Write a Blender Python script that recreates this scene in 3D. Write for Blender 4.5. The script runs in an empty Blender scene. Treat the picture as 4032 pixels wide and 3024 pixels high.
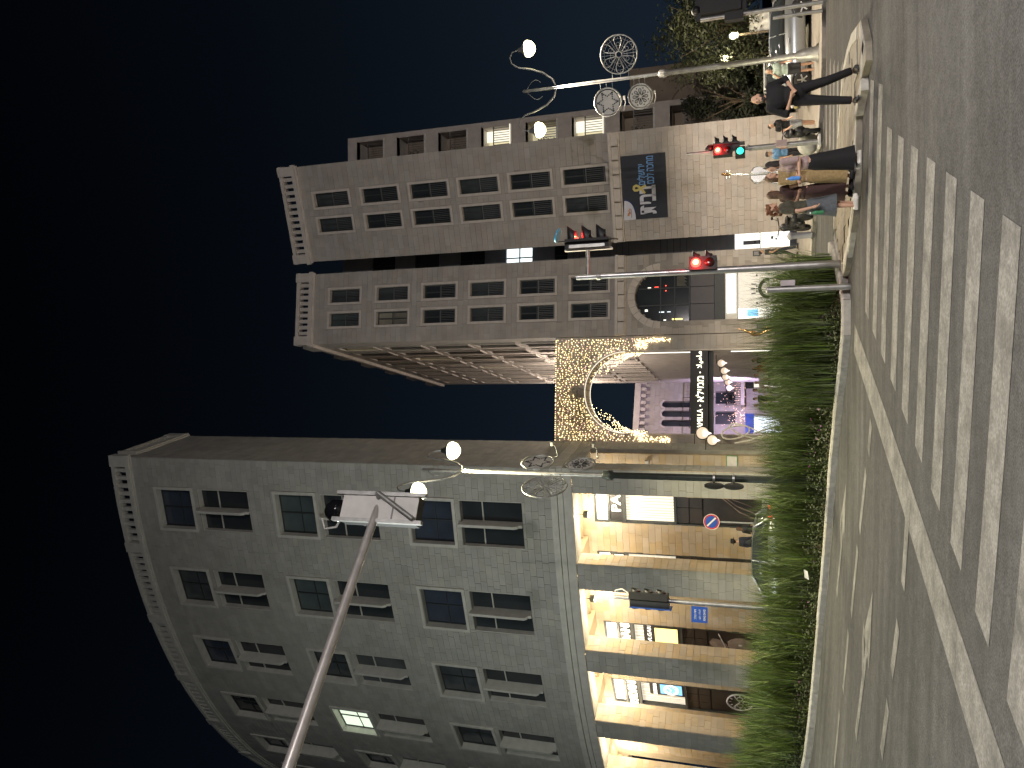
import bpy, bmesh, math, random
from mathutils import Vector, Matrix
random.seed(7)
R = math.radians
# ------------------------------------------------------------------ camera, sky, exposure
FPX, CAMH = 3052.0, 1.65            # focal length in photograph pixels (4032 wide), eye height
_z = Vector((-9416.0, -83.0, -FPX)).normalized()
_F = Vector((0, 0, -1.0)); _F = (_F - _F.dot(_z) * _z).normalized()
_R = _F.cross(_z)
CM = Matrix((_R, _F, _z))           # camera axes -> world axes (the photograph is turned on its side)
scene = bpy.context.scene
camd = bpy.data.cameras.new('camera'); cam = bpy.data.objects.new('camera', camd)
scene.collection.objects.link(cam); scene.camera = cam
cam.matrix_world = Matrix.Translation((0, 0, CAMH)) @ CM.to_4x4()
camd.sensor_fit = 'HORIZONTAL'; camd.sensor_width = 36.0; camd.lens = FPX / 4032 * 36
camd.clip_start = 0.05; camd.clip_end = 3000
world = bpy.data.worlds.new('World'); scene.world = world; world.use_nodes = True
wn = world.node_tree; wn.nodes.clear()
_o = wn.nodes.new('ShaderNodeOutputWorld'); _b = wn.nodes.new('ShaderNodeBackground')
_s = wn.nodes.new('ShaderNodeTexSky'); _s.sky_type = 'NISHITA'; _s.sun_disc = False
_s.sun_elevation = R(-3.0); _s.sun_rotation = R(200); _s.air_density = 1.0; _s.dust_density = 0.5; _s.ozone_density = 2.0
_sc = wn.nodes.new('ShaderNodeVectorMath'); _sc.operation = 'SCALE'; _sc.inputs[3].default_value = 0.05
# town glow on the night air: strongest low down, fading to near black overhead
_tc = wn.nodes.new('ShaderNodeTexCoord'); _sp = wn.nodes.new('ShaderNodeSeparateXYZ'); wn.links.new(_tc.outputs['Generated'], _sp.inputs[0])
_ab = wn.nodes.new('ShaderNodeMath'); _ab.operation = 'ABSOLUTE'; wn.links.new(_sp.outputs[2], _ab.inputs[0])
_iv = wn.nodes.new('ShaderNodeMath'); _iv.operation = 'SUBTRACT'; _iv.inputs[0].default_value = 1.0; wn.links.new(_ab.outputs[0], _iv.inputs[1])
_pw = wn.nodes.new('ShaderNodeMath'); _pw.operation = 'POWER'; _pw.inputs[1].default_value = 2.2; wn.links.new(_iv.outputs[0], _pw.inputs[0])
_gl = wn.nodes.new('ShaderNodeVectorMath'); _gl.operation = 'SCALE'; _gl.inputs[0].default_value = (.080, .136, .222); wn.links.new(_pw.outputs[0], _gl.inputs[3])
_ad = wn.nodes.new('ShaderNodeVectorMath'); _ad.operation = 'ADD'; wn.links.new(_gl.outputs[0], _ad.inputs[1])
wn.links.new(_s.outputs[0], _sc.inputs[0]); wn.links.new(_sc.outputs[0], _ad.inputs[0])
wn.links.new(_ad.outputs[0], _b.inputs[0]); _b.inputs[1].default_value = 0.1
wn.links.new(_b.outputs[0], _o.inputs[0])
vs = scene.view_settings
scene.display_settings.display_device = 'sRGB'
vs.view_transform = 'Standard'; vs.look = 'None'; vs.gamma = 1.0; vs.use_curve_mapping = False; vs.exposure = 0.42
scene.render.engine = 'CYCLES'
cy = scene.cycles
cy.use_denoising = True; cy.max_bounces = 6; cy.diffuse_bounces = 3; cy.glossy_bounces = 3; cy.transmission_bounces = 4; cy.transparent_max_bounces = 8
cy.sample_clamp_indirect = 3.0; cy.caustics_reflective = False; cy.caustics_refractive = False
cy.use_light_tree = True
# ------------------------------------------------------------------ pixel -> world
def ray(X, Y): return CM @ Vector((X - 2016.0, 1512.0 - Y, -FPX))
def at_y(X, Y, y):
    d = ray(X, Y); t = y / d.y; return Vector((d.x * t, y, d.z * t + CAMH))
def at_z(X, Y, z):
    d = ray(X, Y); t = (z - CAMH) / d.z; return Vector((d.x * t, d.y * t, z))
def sm(a, b, t):
    t = max(0, min(1, (t - a) / (b - a))); return t * t * (3 - 2 * t)
def g(x, y):
    """height of the ground: it climbs gently to the left, dips a little on the right"""
    xl = max(-x, 0); z = .0047 * xl * xl if xl < 12 else .0047 * 144 + .113 * (xl - 12)
    z = min(z, 1.6)
    z += .012 * max(0, min(y, 42) - 19) * sm(3, -3, x)
    z -= .25 * sm(20, 27, y) * sm(5, 10, x) * (1 - sm(31, 36, y))
    return z
def G(X, Y, up=0.0):
    z = 0.0
    for _ in range(30):
        p = at_z(X, Y, min(z + up, CAMH - .15)); z = .5 * z + .5 * g(p.x, p.y)
    return Vector((p.x, p.y, g(p.x, p.y) + up))
# ------------------------------------------------------------------ object helpers
COL = scene.collection
OFF = {}
def link(o): COL.objects.link(o); return o
def tag(o, label=None, cat=None, group=None, kind=None):
    if label: o['label'] = label
    if cat: o['category'] = cat
    if group: o['group'] = group
    if kind: o['kind'] = kind
    return o
def thing(name, label, cat, loc=(0, 0, 0), rotz=0.0, group=None, world=False, kind=None):
    o = link(bpy.data.objects.new(name, None)); o.empty_display_size = .2
    o.location = loc; o.rotation_euler = (0, 0, rotz)
    tag(o, label, cat, group, kind)
    if world: OFF[o] = (Matrix.Translation(loc) @ Matrix.Rotation(rotz, 4, 'Z')).inverted()
    return o
def copy_tree(o, parent=None):
    c = o.copy(); link(c); c.parent = parent
    for ch in o.children: copy_tree(ch, c)
    return c
class MB:
    def __init__(s): s.v = []; s.f = []; s.sm = []
    def add(s, vs, fs, M=None, smooth=False):
        n = len(s.v)
        s.v += [tuple(M @ Vector(p)) if M is not None else tuple(p) for p in vs]
        s.f += [tuple(i + n for i in f) for f in fs]; s.sm += [smooth] * len(fs); return s
    def box(s, x0, x1, y0, y1, z0, z1, M=None):
        v = [(x, y, z) for z in (z0, z1) for y in (y0, y1) for x in (x0, x1)]
        return s.add(v, [(0, 2, 3, 1), (4, 5, 7, 6), (0, 1, 5, 4), (2, 6, 7, 3), (0, 4, 6, 2), (1, 3, 7, 5)], M)
    def hexa(s, v): return s.add(v, [(0, 2, 3, 1), (4, 5, 7, 6), (0, 1, 5, 4), (2, 6, 7, 3), (0, 4, 6, 2), (1, 3, 7, 5)])
    def rings(s, rings, closed=False, cap=True, smooth=True, M=None):
        n = len(rings[0]); v = [p for r in rings for p in r]; f = []
        m = len(rings)
        for i in range(m if closed else m - 1):
            a, b = i * n, ((i + 1) % m) * n
            for j in range(n): k = (j + 1) % n; f.append((a + j, a + k, b + k, b + j))
        s.add(v, f, M, smooth)
        if cap and not closed:
            s.add(rings[0], [tuple(range(n - 1, -1, -1))], M); s.add(rings[-1], [tuple(range(n))], M)
        return s
    def tube(s, path, r, n=8, closed=False, smooth=True, M=None, cap=True):
        P = [Vector(p) for p in path]; m = len(P)
        rr = r if isinstance(r, (list, tuple)) else [r] * m
        out = []; up = None
        for i in range(m):
            if closed: t = (P[(i + 1) % m] - P[i - 1]).normalized()
            else: t = (P[min(i + 1, m - 1)] - P[max(i - 1, 0)]).normalized()
            if up is None:
                up = Vector((0, 0, 1)) if abs(t.z) < .9 else Vector((1, 0, 0))
            up = (up - up.dot(t) * t).normalized(); w = t.cross(up)
            out.append([P[i] + (math.cos(2 * math.pi * j / n) * up + math.sin(2 * math.pi * j / n) * w) * rr[i] for j in range(n)])
        return s.rings(out, closed, cap, smooth, M)
    def lathe(s, prof, n=16, M=None, smooth=True, cap=True):
        return s.rings([[(r * math.cos(2 * math.pi * j / n), r * math.sin(2 * math.pi * j / n), z) for j in range(n)] for r, z in prof], cap=cap, smooth=smooth, M=M)
    def ell(s, c, r, n=12, m=8, M=None):
        if not isinstance(r, (tuple, list)): r = (r, r, r)
        rg = []
        for i in range(1, m):
            a = math.pi * i / m
            rg.append([(c[0] + r[0] * math.sin(a) * math.cos(2 * math.pi * j / n), c[1] + r[1] * math.sin(a) * math.sin(2 * math.pi * j / n), c[2] - r[2] * math.cos(a)) for j in range(n)])
        return s.rings(rg, M=M)
    def prism(s, poly, y0, y1, M=None):
        """outline in x,z extruded along y"""
        n = len(poly)
        v = [(p[0], y0, p[1]) for p in poly] + [(p[0], y1, p[1]) for p in poly]
        f = [tuple(range(n)), tuple(range(2 * n - 1, n - 1, -1))] + [(j, j + n, (j + 1) % n + n, (j + 1) % n) for j in range(n)]
        return s.add(v, f, M)
    def build(s, name, mat, parent=None, smooth=None, fix=True):
        v = s.v; me = bpy.data.meshes.new(name)
        off = OFF.get(parent)
        o = bpy.data.objects.new(name, me); link(o)
        if parent is not None:
            o.parent = parent
            if off is not None: v = [tuple(off @ Vector(p)) for p in v]; OFF[o] = off
        elif v:
            xs = [p[0] for p in v]; ys = [p[1] for p in v]; zs = [p[2] for p in v]
            c = Vector(((min(xs) + max(xs)) / 2, (min(ys) + max(ys)) / 2, min(zs)))
            v = [(p[0] - c.x, p[1] - c.y, p[2] - c.z) for p in v]; o.location = c
            OFF[o] = Matrix.Translation(-c)
        me.from_pydata(v, [], s.f); me.update()
        me.polygons.foreach_set('use_smooth', [bool(x) if smooth is None else smooth for x in s.sm])
        if fix:
            bm = bmesh.new(); bm.from_mesh(me); bmesh.ops.recalc_face_normals(bm, faces=bm.faces); bm.to_mesh(me); bm.free()
        if mat is not None: me.materials.append(mat)
        return o
def inst(name, me, M, parent):
    """another object on shared mesh data, world matrix M, under parent"""
    o = link(bpy.data.objects.new(name, me)); o.parent = parent
    off = OFF.get(parent); o.matrix_basis = (off @ M) if off is not None else M
    OFF[o] = M.inverted()          # children are given in world space as well
    return o
# ------------------------------------------------------------------ materials
def lin(c): return tuple((x / 12.92 if x <= .04045 else ((x + .055) / 1.055) ** 2.4) for x in c)
def mat(name, col, rough=.6, metal=0.0, var=.12, scale=6.0, bump=0.0, emit=None, estr=0.0, rnd=None, rv=.2, trans=0.0, coat=0.0, bscale=None, detail=4):
    """principled material: base colour varied by noise and, if asked, by object or island"""
    m = bpy.data.materials.new(name); m.use_nodes = True; nt = m.node_tree; p = nt.nodes['Principled BSDF']
    p.inputs['Roughness'].default_value = rough; p.inputs['Metallic'].default_value = metal
    if trans: p.inputs['Transmission Weight'].default_value = trans
    if coat: p.inputs['Coat Weight'].default_value = coat
    N = nt.nodes.new; L = nt.links.new
    tc = N('ShaderNodeTexCoord'); src = tc.outputs['Object']
    if rnd == 'geo' or rnd == 'obj':
        ge = N('ShaderNodeNewGeometry'); src = ge.outputs['Position']
    no = N('ShaderNodeTexNoise'); no.inputs['Scale'].default_value = scale; no.inputs['Detail'].default_value = detail
    L(src, no.inputs['Vector'])
    mr = N('ShaderNodeMapRange'); mr.inputs[1].default_value = .3; mr.inputs[2].default_value = .7
    mr.inputs[3].default_value = 1 - var; mr.inputs[4].default_value = 1 + var
    L(no.outputs[0], mr.inputs[0]); fac = mr.outputs[0]
    hs = N('ShaderNodeHueSaturation'); hs.inputs['Color'].default_value = (*col, 1)
    if rnd:
        if rnd == 'geo': rs = ge.outputs['Random Per Island']
        else: rs = N('ShaderNodeObjectInfo').outputs['Random']
        m2 = N('ShaderNodeMapRange'); m2.inputs[3].default_value = 1 - rv; m2.inputs[4].default_value = 1 + rv; L(rs, m2.inputs[0])
        mu = N('ShaderNodeMath'); mu.operation = 'MULTIPLY'; L(fac, mu.inputs[0]); L(m2.outputs[0], mu.inputs[1]); fac = mu.outputs[0]
        m3 = N('ShaderNodeMath'); m3.operation = 'FRACT'; m4 = N('ShaderNodeMath'); m4.operation = 'MULTIPLY'; m4.inputs[1].default_value = 7.31
        L(rs, m4.inputs[0]); L(m4.outputs[0], m3.inputs[0])
        m5 = N('ShaderNodeMapRange'); m5.inputs[3].default_value = .75; m5.inputs[4].default_value = 1.25; L(m3.outputs[0], m5.inputs[0]); L(m5.outputs[0], hs.inputs['Saturation'])
    L(fac, hs.inputs['Value']); L(hs.outputs[0], p.inputs['Base Color'])
    if bump:
        nb = N('ShaderNodeTexNoise'); nb.inputs['Scale'].default_value = bscale or scale * 6; nb.inputs['Detail'].default_value = 3; L(src, nb.inputs['Vector'])
        b = N('ShaderNodeBump'); b.inputs['Strength'].default_value = bump; b.inputs['Distance'].default_value = .02
        L(nb.outputs[0], b.inputs['Height']); L(b.outputs[0], p.inputs['Normal'])
    if emit:
        p.inputs['Emission Color'].default_value = (*emit, 1); p.inputs['Emission Strength'].default_value = estr
    return m
M = {}
def stone(name, col, rv=.075):
    M[name] = mat(name, col, .85, var=.10, scale=1.3, bump=.25, bscale=9, rnd='obj', rv=rv)
    M[name + '_mass'] = mat(name + '_mass', col, .85, var=.10, scale=1.3, bump=.25, bscale=9, rnd='geo', rv=rv)
    M[name + '_joint'] = mat(name + '_joint', tuple(c * .78 for c in col), .95, var=.15, scale=2)
    M[name + '_trim'] = mat(name + '_trim', tuple(min(.8, c * 1.38) for c in col), .8, var=.10, scale=2.5, bump=.15, bscale=14)
stone('pale_stone', (.40, .392, .352))
stone('rose_stone', (.43, .385, .348))
stone('honey_stone', (.48, .395, .28))
def asphalt():
    m = mat('asphalt', (.080, .079, .0775), .93, var=.40, scale=55, bump=.5, bscale=60, detail=5); nt = m.node_tree; N = nt.nodes.new; L = nt.links.new
    p = nt.nodes['Principled BSDF']; src = p.inputs['Base Color'].links[0].from_socket; ge = N('ShaderNodeNewGeometry')
    mp = N('ShaderNodeMapping'); mp.inputs['Rotation'].default_value = (0, 0, R(42)); mp.inputs['Scale'].default_value = (.12, 1.6, 1); L(ge.outputs['Position'], mp.inputs['Vector'])
    out = src
    for vec, sc, lo, hi in ((mp.outputs[0], 1.6, .80, 1.22), (ge.outputs['Position'], .45, .82, 1.18), (ge.outputs['Position'], 7.0, .86, 1.14)):
        n = N('ShaderNodeTexNoise'); n.inputs['Scale'].default_value = sc; n.inputs['Detail'].default_value = 5; L(vec, n.inputs['Vector'])
        r = N('ShaderNodeMapRange'); r.inputs[1].default_value = .32; r.inputs[2].default_value = .68; r.inputs[3].default_value = lo; r.inputs[4].default_value = hi; L(n.outputs[0], r.inputs[0])
        v = N('ShaderNodeVectorMath'); v.operation = 'SCALE'; L(out, v.inputs[0]); L(r.outputs[0], v.inputs[3]); out = v.outputs[0]
    L(out, p.inputs['Base Color']); p.inputs['Specular IOR Level'].default_value = .2; return m
M['asphalt'] = asphalt()
M['paint'] = mat('paint', (.27, .262, .245), .8, var=.35, scale=38, bump=.4, bscale=150)
def worn(m, under):
    """thin paint rubbed through to the asphalt in places"""
    nt = m.node_tree; N = nt.nodes.new; L = nt.links.new; p = nt.nodes['Principled BSDF']; src = p.inputs['Base Color'].links[0].from_socket
    ge = N('ShaderNodeNewGeometry'); a = N('ShaderNodeTexNoise'); a.inputs['Scale'].default_value = 2.2; a.inputs['Detail'].default_value = 12; a.inputs['Roughness'].default_value = .80
    L(ge.outputs['Position'], a.inputs['Vector']); mr = N('ShaderNodeMapRange'); mr.inputs[1].default_value = .40; mr.inputs[2].default_value = .62; mr.inputs[3].default_value = .10; mr.inputs[4].default_value = .92
    L(a.outputs[0], mr.inputs[0]); mx = N('ShaderNodeMix'); mx.data_type = 'RGBA'; L(mr.outputs[0], mx.inputs[0]); L(src, mx.inputs[6]); mx.inputs[7].default_value = (*under, 1); L(mx.outputs[2], p.inputs['Base Color'])
worn(M['paint'], (.078, .076, .072))
M['kerb'] = mat('kerb', (.40, .385, .34), .85, var=.2, scale=8, bump=.3, rnd='obj', rv=.1)
M['paving'] = mat('paving', (.215, .195, .155), .8, var=.15, scale=9, bump=.3, rnd='obj', rv=.07)
M['paving_far'] = mat('paving_far', (.32, .29, .25), .8, var=.2, scale=3, bump=.2)
M['soil'] = mat('soil', (.07, .052, .035), .95, var=.4, scale=6, bump=.6)
M['blade'] = mat('blade', (.095, .140, .032), .55, var=.2, scale=2, rnd='geo', rv=.6)
M['leaf'] = mat('leaf', (.055, .068, .024), .6, var=.3, scale=3, rnd='geo', rv=.5)
M['tree_leaf'] = mat('tree_leaf', (.036, .042, .017), .6, var=.3, scale=3, rnd='geo', rv=.5)
M['flower'] = mat('flower', (.35, .10, .32), .6, var=.2, rnd='geo', rv=.3)
M['bark'] = mat('bark', (.10, .075, .05), .9, var=.3, scale=14, bump=.5)
M['arm_paint'] = mat('arm_paint', (.56, .53, .50), .38, .45, var=.15, scale=6)
M['steel'] = mat('steel', (.55, .55, .54), .38, .85, var=.15, scale=5, bump=.05)
M['galv'] = mat('galv', (.42, .42, .40), .45, .6, var=.2, scale=7, bump=.05)
M['dark_iron'] = mat('dark_iron', (.045, .055, .050), .45, .3, var=.2, scale=8)
M['black_metal'] = mat('black_metal', (.012, .012, .013), .45, .2, var=.2)
M['black_plastic'] = mat('black_plastic', (.014, .014, .015), .5, var=.2)
M['white_paint'] = mat('white_paint', (.72, .70, .66), .5, var=.08)
M['chrome'] = mat('chrome', (.85, .85, .80), .27, 1.0, var=.05)
M['bronze'] = mat('bronze', (.62, .36, .16), .25, 1.0, var=.15)
M['glass_dark'] = mat('glass_dark', (.032, .038, .042), .08, var=.2, scale=.6)
M['glass_blue'] = mat('glass_blue', (.046, .058, .082), .12, var=.3, scale=.5)
M['glass_teal'] = mat('glass_teal', (.075, .10, .10), .15, var=.3, scale=.5)
M['glass_grey'] = mat('glass_grey', (.07, .08, .085), .15, var=.4, scale=.7)
M['blind'] = mat('blind', (.28, .26, .20), .7, var=.15, scale=2)
M['frame_dark'] = mat('frame_dark', (.05, .055, .055), .5, .3, var=.1)
M['railing'] = mat('railing', (.20, .20, .20), .5, .5, var=.1)
def emis(name, col, st, base=None):
    M[name] = mat(name, base or tuple(c * .5 for c in col), .5, var=.05, emit=col, estr=st); return M[name]
emis('lamp_glow', (1.0, .90, .52), 7)
emis('lit_white', (1.0, .96, .86), 1.25)
emis('lit_cool', (.86, .97, 1.0), 1.25)
emis('lit_panel', (1.0, .92, .74), .8)
emis('lit_room', (.80, .95, .72), .85)
emis('lit_letters', (1.0, .95, .74), 2.2)
emis('lit_gold', (1.0, .80, .26), 1.6)
emis('lit_blue', (.25, .62, 1.0), .9)
emis('red_light', (1.0, .03, .02), 9); emis('red_core', (1.0, .48, .12), 10)
emis('green_light', (.03, 1.0, .62), 2.2)
emis('tail_red', (1.0, .08, .05), 3)
emis('headlight', (1.0, .98, .92), 30)
emis('fairy', (1.0, .77, .38), 5.0)
emis('fairy_pink', (1.0, .62, .48), 3.0)
M['lens_off'] = mat('lens_off', (.05, .008, .006), .2, var=.1)
M['skin'] = mat('skin', (.52, .31, .21), .55, var=.06)
M['skin2'] = mat('skin2', (.42, .25, .17), .55, var=.06)
def cloth(name, col): M[name] = mat(name, col, .85, var=.18, scale=25, bump=.25, bscale=60); return M[name]
for _n, _c in dict(black_cloth=(.006, .006, .007), dark_cloth=(.03, .03, .033), mauve=(.33, .24, .23), ochre=(.27, .19, .085), olive=(.055, .052, .035), denim=(.085, .095, .105), mint=(.34, .42, .36), grey_cloth=(.27, .28, .29), maroon=(.045, .02, .018), white_cloth=(.6, .58, .55), navy=(.02, .022, .035), blue_cloth=(.10, .22, .38), red_cloth=(.45, .05, .05), brown_cloth=(.16, .09, .05)).items(): cloth(_n, _c)
M['hair_dark'] = mat('hair_dark', (.018, .012, .01), .5, var=.3, scale=40, bump=.5)
M['hair_brown'] = mat('hair_brown', (.09, .045, .022), .5, var=.4, scale=40, bump=.5)
M['hair_red'] = mat('hair_red', (.16, .062, .026), .5, var=.5, scale=40, bump=.6)
M['hair_grey'] = mat('hair_grey', (.3, .28, .25), .6, var=.3, scale=40)
M['shoe_white'] = mat('shoe_white', (.6, .58, .53), .6, var=.1)
M['bottle_blue'] = mat('bottle_blue', (.10, .30, .75), .15, var=.2)
M['bottle_green'] = mat('bottle_green', (.05, .22, .10), .15, var=.2)
M['car_silver'] = mat('car_silver', (.33, .35, .36), .28, .7, var=.04, coat=.6)
M['car_white'] = mat('car_white', (.62, .62, .60), .3, var=.04, coat=.6)
M['tyre'] = mat('tyre', (.015, .015, .015), .85, var=.2)
M['banner'] = mat('banner', (.018, .021, .034), .6, var=.1)
M['print_white'] = mat('print_white', (.62, .62, .70), .6, var=.05)
M['print_blue'] = mat('print_blue', (.16, .34, .66), .6, var=.05)
M['print_yellow'] = mat('print_yellow', (.60, .50, .16), .6, var=.15, scale=4)
M['print_orange'] = mat('print_orange', (.6, .25, .08), .6, var=.4, scale=8)
M['sign_blue'] = mat('sign_blue', (.015, .07, .36), .45, var=.08)
M['sign_red'] = mat('sign_red', (.5, .03, .03), .45, var=.08)
M['panel_brown'] = mat('panel_brown', (.035, .026, .022), .4, var=.15, scale=3)
M['poster_grey'] = mat('poster_grey', (.22, .18, .17), .5, var=.5, scale=1.6)
M['poster_dark'] = mat('poster_dark', (.03, .024, .022), .4, var=.4, scale=1.2)
M['sign_black'] = mat('sign_black', (.018, .017, .018), .5, var=.1)
M['plaster'] = mat('plaster', (.46, .37, .24), .9, var=.1, scale=2)
M['beige_wall'] = mat('beige_wall', (.36, .29, .22), .9, var=.15, scale=1.2, bump=.15)
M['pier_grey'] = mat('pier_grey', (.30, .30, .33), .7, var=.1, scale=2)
# ------------------------------------------------------------------ walls: flat or curved, addressed by (along, height, outwards)
class Flat:
    def __init__(s, a, b):
        s.a = Vector((a[0], a[1], 0)); s.b = Vector((b[0], b[1], 0)); s.L = (s.b - s.a).length
        s.t = (s.b - s.a) / s.L; s.n = Vector((s.t.y, -s.t.x, 0)); s.step = 1e9
    def pt(s, u, z, d=0): p = s.a + s.t * u + s.n * d; return Vector((p.x, p.y, z))
    def frame(s, u, z, d=0):
        return Matrix.Translation(s.pt(u, z, d)) @ Matrix.Rotation(math.atan2(s.t.y, s.t.x), 4, 'Z')
    def hit(s, X, Y, d=0):
        r = ray(X, Y); o = s.a + s.n * d; k = o.dot(s.n) / r.dot(s.n); p = r * k
        return (p - s.a).dot(s.t), p.z + CAMH
class Arc:
    """u runs to the left along the curved front"""
    cx, cy, r = 1.43, 67.95, 35.51
    def __init__(s): s.a0 = math.atan2(33.0 - s.cy, -3.68 - s.cx); s.step = .8
    def pt(s, u, z, d=0):
        a = s.a0 - u / s.r; q = s.r + d; return Vector((s.cx + q * math.cos(a), s.cy + q * math.sin(a), z))
    def frame(s, u, z, d=0):
        a = s.a0 - u / s.r; return Matrix.Translation(s.pt(u, z, d)) @ Matrix.Rotation(a + math.pi / 2, 4, 'Z')
def wbox(mb, w, u0, u1, z0, z1, d0, d1):
    n = max(1, math.ceil((u1 - u0) / w.step)); rg = []
    for i in range(n + 1):
        u = u0 + (u1 - u0) * i / n
        rg.append([w.pt(u, z0, d0), w.pt(u, z1, d0), w.pt(u, z1, d1), w.pt(u, z0, d1)])
    mb.rings(rg, smooth=False); return mb
def cut(rects, holes):
    for h in holes:
        out = []
        for a in rects:
            u0, u1, z0, z1 = a
            if h[1] <= u0 or h[0] >= u1 or h[3] <= z0 or h[2] >= z1: out.append(a); continue
            if h[0] > u0: out.append((u0, h[0], z0, z1))
            if h[1] < u1: out.append((h[1], u1, z0, z1))
            a0, a1 = max(u0, h[0]), min(u1, h[1])
            if h[2] > z0: out.append((a0, a1, z0, h[2]))
            if h[3] < z1: out.append((a0, a1, h[3], z1))
        rects = out
    return rects
def courses(w, u0, u1, z0, z1, h, holes, lmin=.42, lmax=.85, keep=None):
    """lay a coursed stone face: list of (matrix, area, height)"""
    out = []; n = max(1, round((z1 - z0) / h)); hh = (z1 - z0) / n
    for i in range(n):
        a, b = z0 + i * hh, z0 + (i + 1) * hh; u = u0
        first = True
        while u < u1 - .02:
            l = random.uniform(lmin, lmax) * (random.uniform(.4, 1) if first else 1); first = False
            e = min(u + l, u1)
            if u1 - e < .18: e = u1
            for r in cut([(u, e, a, b)], holes):
                if r[1] - r[0] < .06 or r[3] - r[2] < .05: continue
                if keep and not keep(*r): continue
                gp = .011; dp = random.uniform(.014, .026)
                m = w.frame((r[0] + r[1]) / 2, (r[2] + r[3]) / 2, 0)
                m = m @ Matrix.Diagonal((r[1] - r[0] - gp, dp, r[3] - r[2] - gp, 1))
                out.append((m, (r[1] - r[0]) * (r[3] - r[2]), (r[2] + r[3]) / 2))
            u = e
    return out
_UV = [(-.5, 0, -.5), (.5, 0, -.5), (.5, 0, .5), (-.5, 0, .5), (-.5, -1, -.5), (.5, -1, -.5), (.5, -1, .5), (-.5, -1, .5)]
_UF = [(4, 5, 6, 7), (0, 1, 5, 4), (1, 2, 6, 5), (2, 3, 7, 6), (3, 0, 4, 7)]
_UM = {}
def stone_mesh(mname):
    if mname not in _UM:
        me = bpy.data.meshes.new('stone'); me.from_pydata(_UV, [], _UF); me.update(); me.materials.append(M[mname]); _UM[mname] = me
    return _UM[mname]
def lay(stones, mname, parent, singles=300, name='stone'):
    """the stones that show largest become parts, the rest one joined part"""
    eye = Vector((0, 0, CAMH))
    stones = sorted(stones, key=lambda s: -s[1] / (s[0].translation - eye).length_squared)
    for m, a, z in stones[:singles]: inst(name, stone_mesh(mname), m, parent)
    rest = stones[singles:]
    if rest:
        v = []; f = []
        mb = MB()
        for m, a, z in rest: mb.add(_UV, _UF, m)
        o = mb.build('stone_courses', M[mname + '_mass'], parent, fix=False); o['kind'] = 'stuff'
def text_mb(txt, w=None, h=None, depth=.02, bold=0.0, align='CENTER', space=1.0):
    """lettering in x,z (facing -y), fitted to width w and/or height h"""
    cu = bpy.data.curves.new('lettering', 'FONT'); cu.body = txt; cu.size = 1; cu.extrude = .5; cu.offset = bold; cu.resolution_u = 3; cu.space_character = space
    o = bpy.data.objects.new('lettering', cu); link(o)
    dg = bpy.context.evaluated_depsgraph_get(); ev = o.evaluated_get(dg); me = ev.to_mesh()
    v = [tuple(p.co) for p in me.vertices]; f = [tuple(p.vertices) for p in me.polygons]
    ev.to_mesh_clear(); bpy.data.objects.remove(o); bpy.data.curves.remove(cu)
    mb = MB()
    if not v: return mb
    x0 = min(p[0] for p in v); x1 = max(p[0] for p in v); y0 = min(p[1] for p in v); y1 = max(p[1] for p in v)
    sx = (w / (x1 - x0)) if w else None; sy = (h / (y1 - y0)) if h else None
    sx = sx or sy; sy = sy or sx
    cx = (x0 + x1) / 2; cyy = (y0 + y1) / 2
    mb.add([((p[0] - cx) * sx, -p[2] * depth, (p[1] - cyy) * sy) for p in v], f)
    return mb
def light(name, kind, loc, energy, col, parent=None, size=.15, spot=None, rot=None):
    ld = bpy.data.lights.new(name, kind); ld.energy = energy; ld.color = col
    if kind == 'AREA': ld.size = size
    else: ld.shadow_soft_size = size
    if spot: ld.spot_size = spot; ld.spot_blend = .35
    o = link(bpy.data.objects.new(name, ld)); loc = Vector(loc)
    if parent is not None:
        o.parent = parent; off = OFF.get(parent)
        if off is not None: loc = off @ loc
    o.location = loc
    if rot: o.rotation_euler = rot
    return o
# ================================================================== ground, road, kerbs, planting
def build_ground():
    xs = [-400, -200, -110, -75, -60, -50] + [-45 + 1.0 * i for i in range(91)] + [50, 60, 75, 110, 200, 400]
    ys = [-300, -120, -60, -40, -30] + [-25 + 1.0 * i for i in range(106)] + [90, 110, 150, 250, 600]
    mb = MB(); nx = len(xs)
    v = [(x, y, g(x, y)) for y in ys for x in xs]
    f = [(j * nx + i, j * nx + i + 1, (j + 1) * nx + i + 1, (j + 1) * nx + i) for j in range(len(ys) - 1) for i in range(nx - 1)]
    mb.add(v, f, smooth=True)
    o = mb.build('road', M['asphalt'], fix=False); o['kind'] = 'structure'; return o
road = build_ground()
def drape(a, b, c, d, n=10, m=1, up=.006):
    """quad a-b-c-d (a->b and d->c are the long sides) laid on the ground"""
    mb = MB(); v = []
    for i in range(n + 1):
        t = i / n
        p, q = a.lerp(b, t), d.lerp(c, t)
        for j in range(m + 1):
            r = p.lerp(q, j / m); v.append((r.x, r.y, g(r.x, r.y) + up))
    k = m + 1
    mb.add(v, [(i * k + j, (i + 1) * k + j, (i + 1) * k + j + 1, i * k + j + 1) for i in range(n) for j in range(m)])
    return mb
def P2(x, y): return Vector((x, y, 0))
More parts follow.
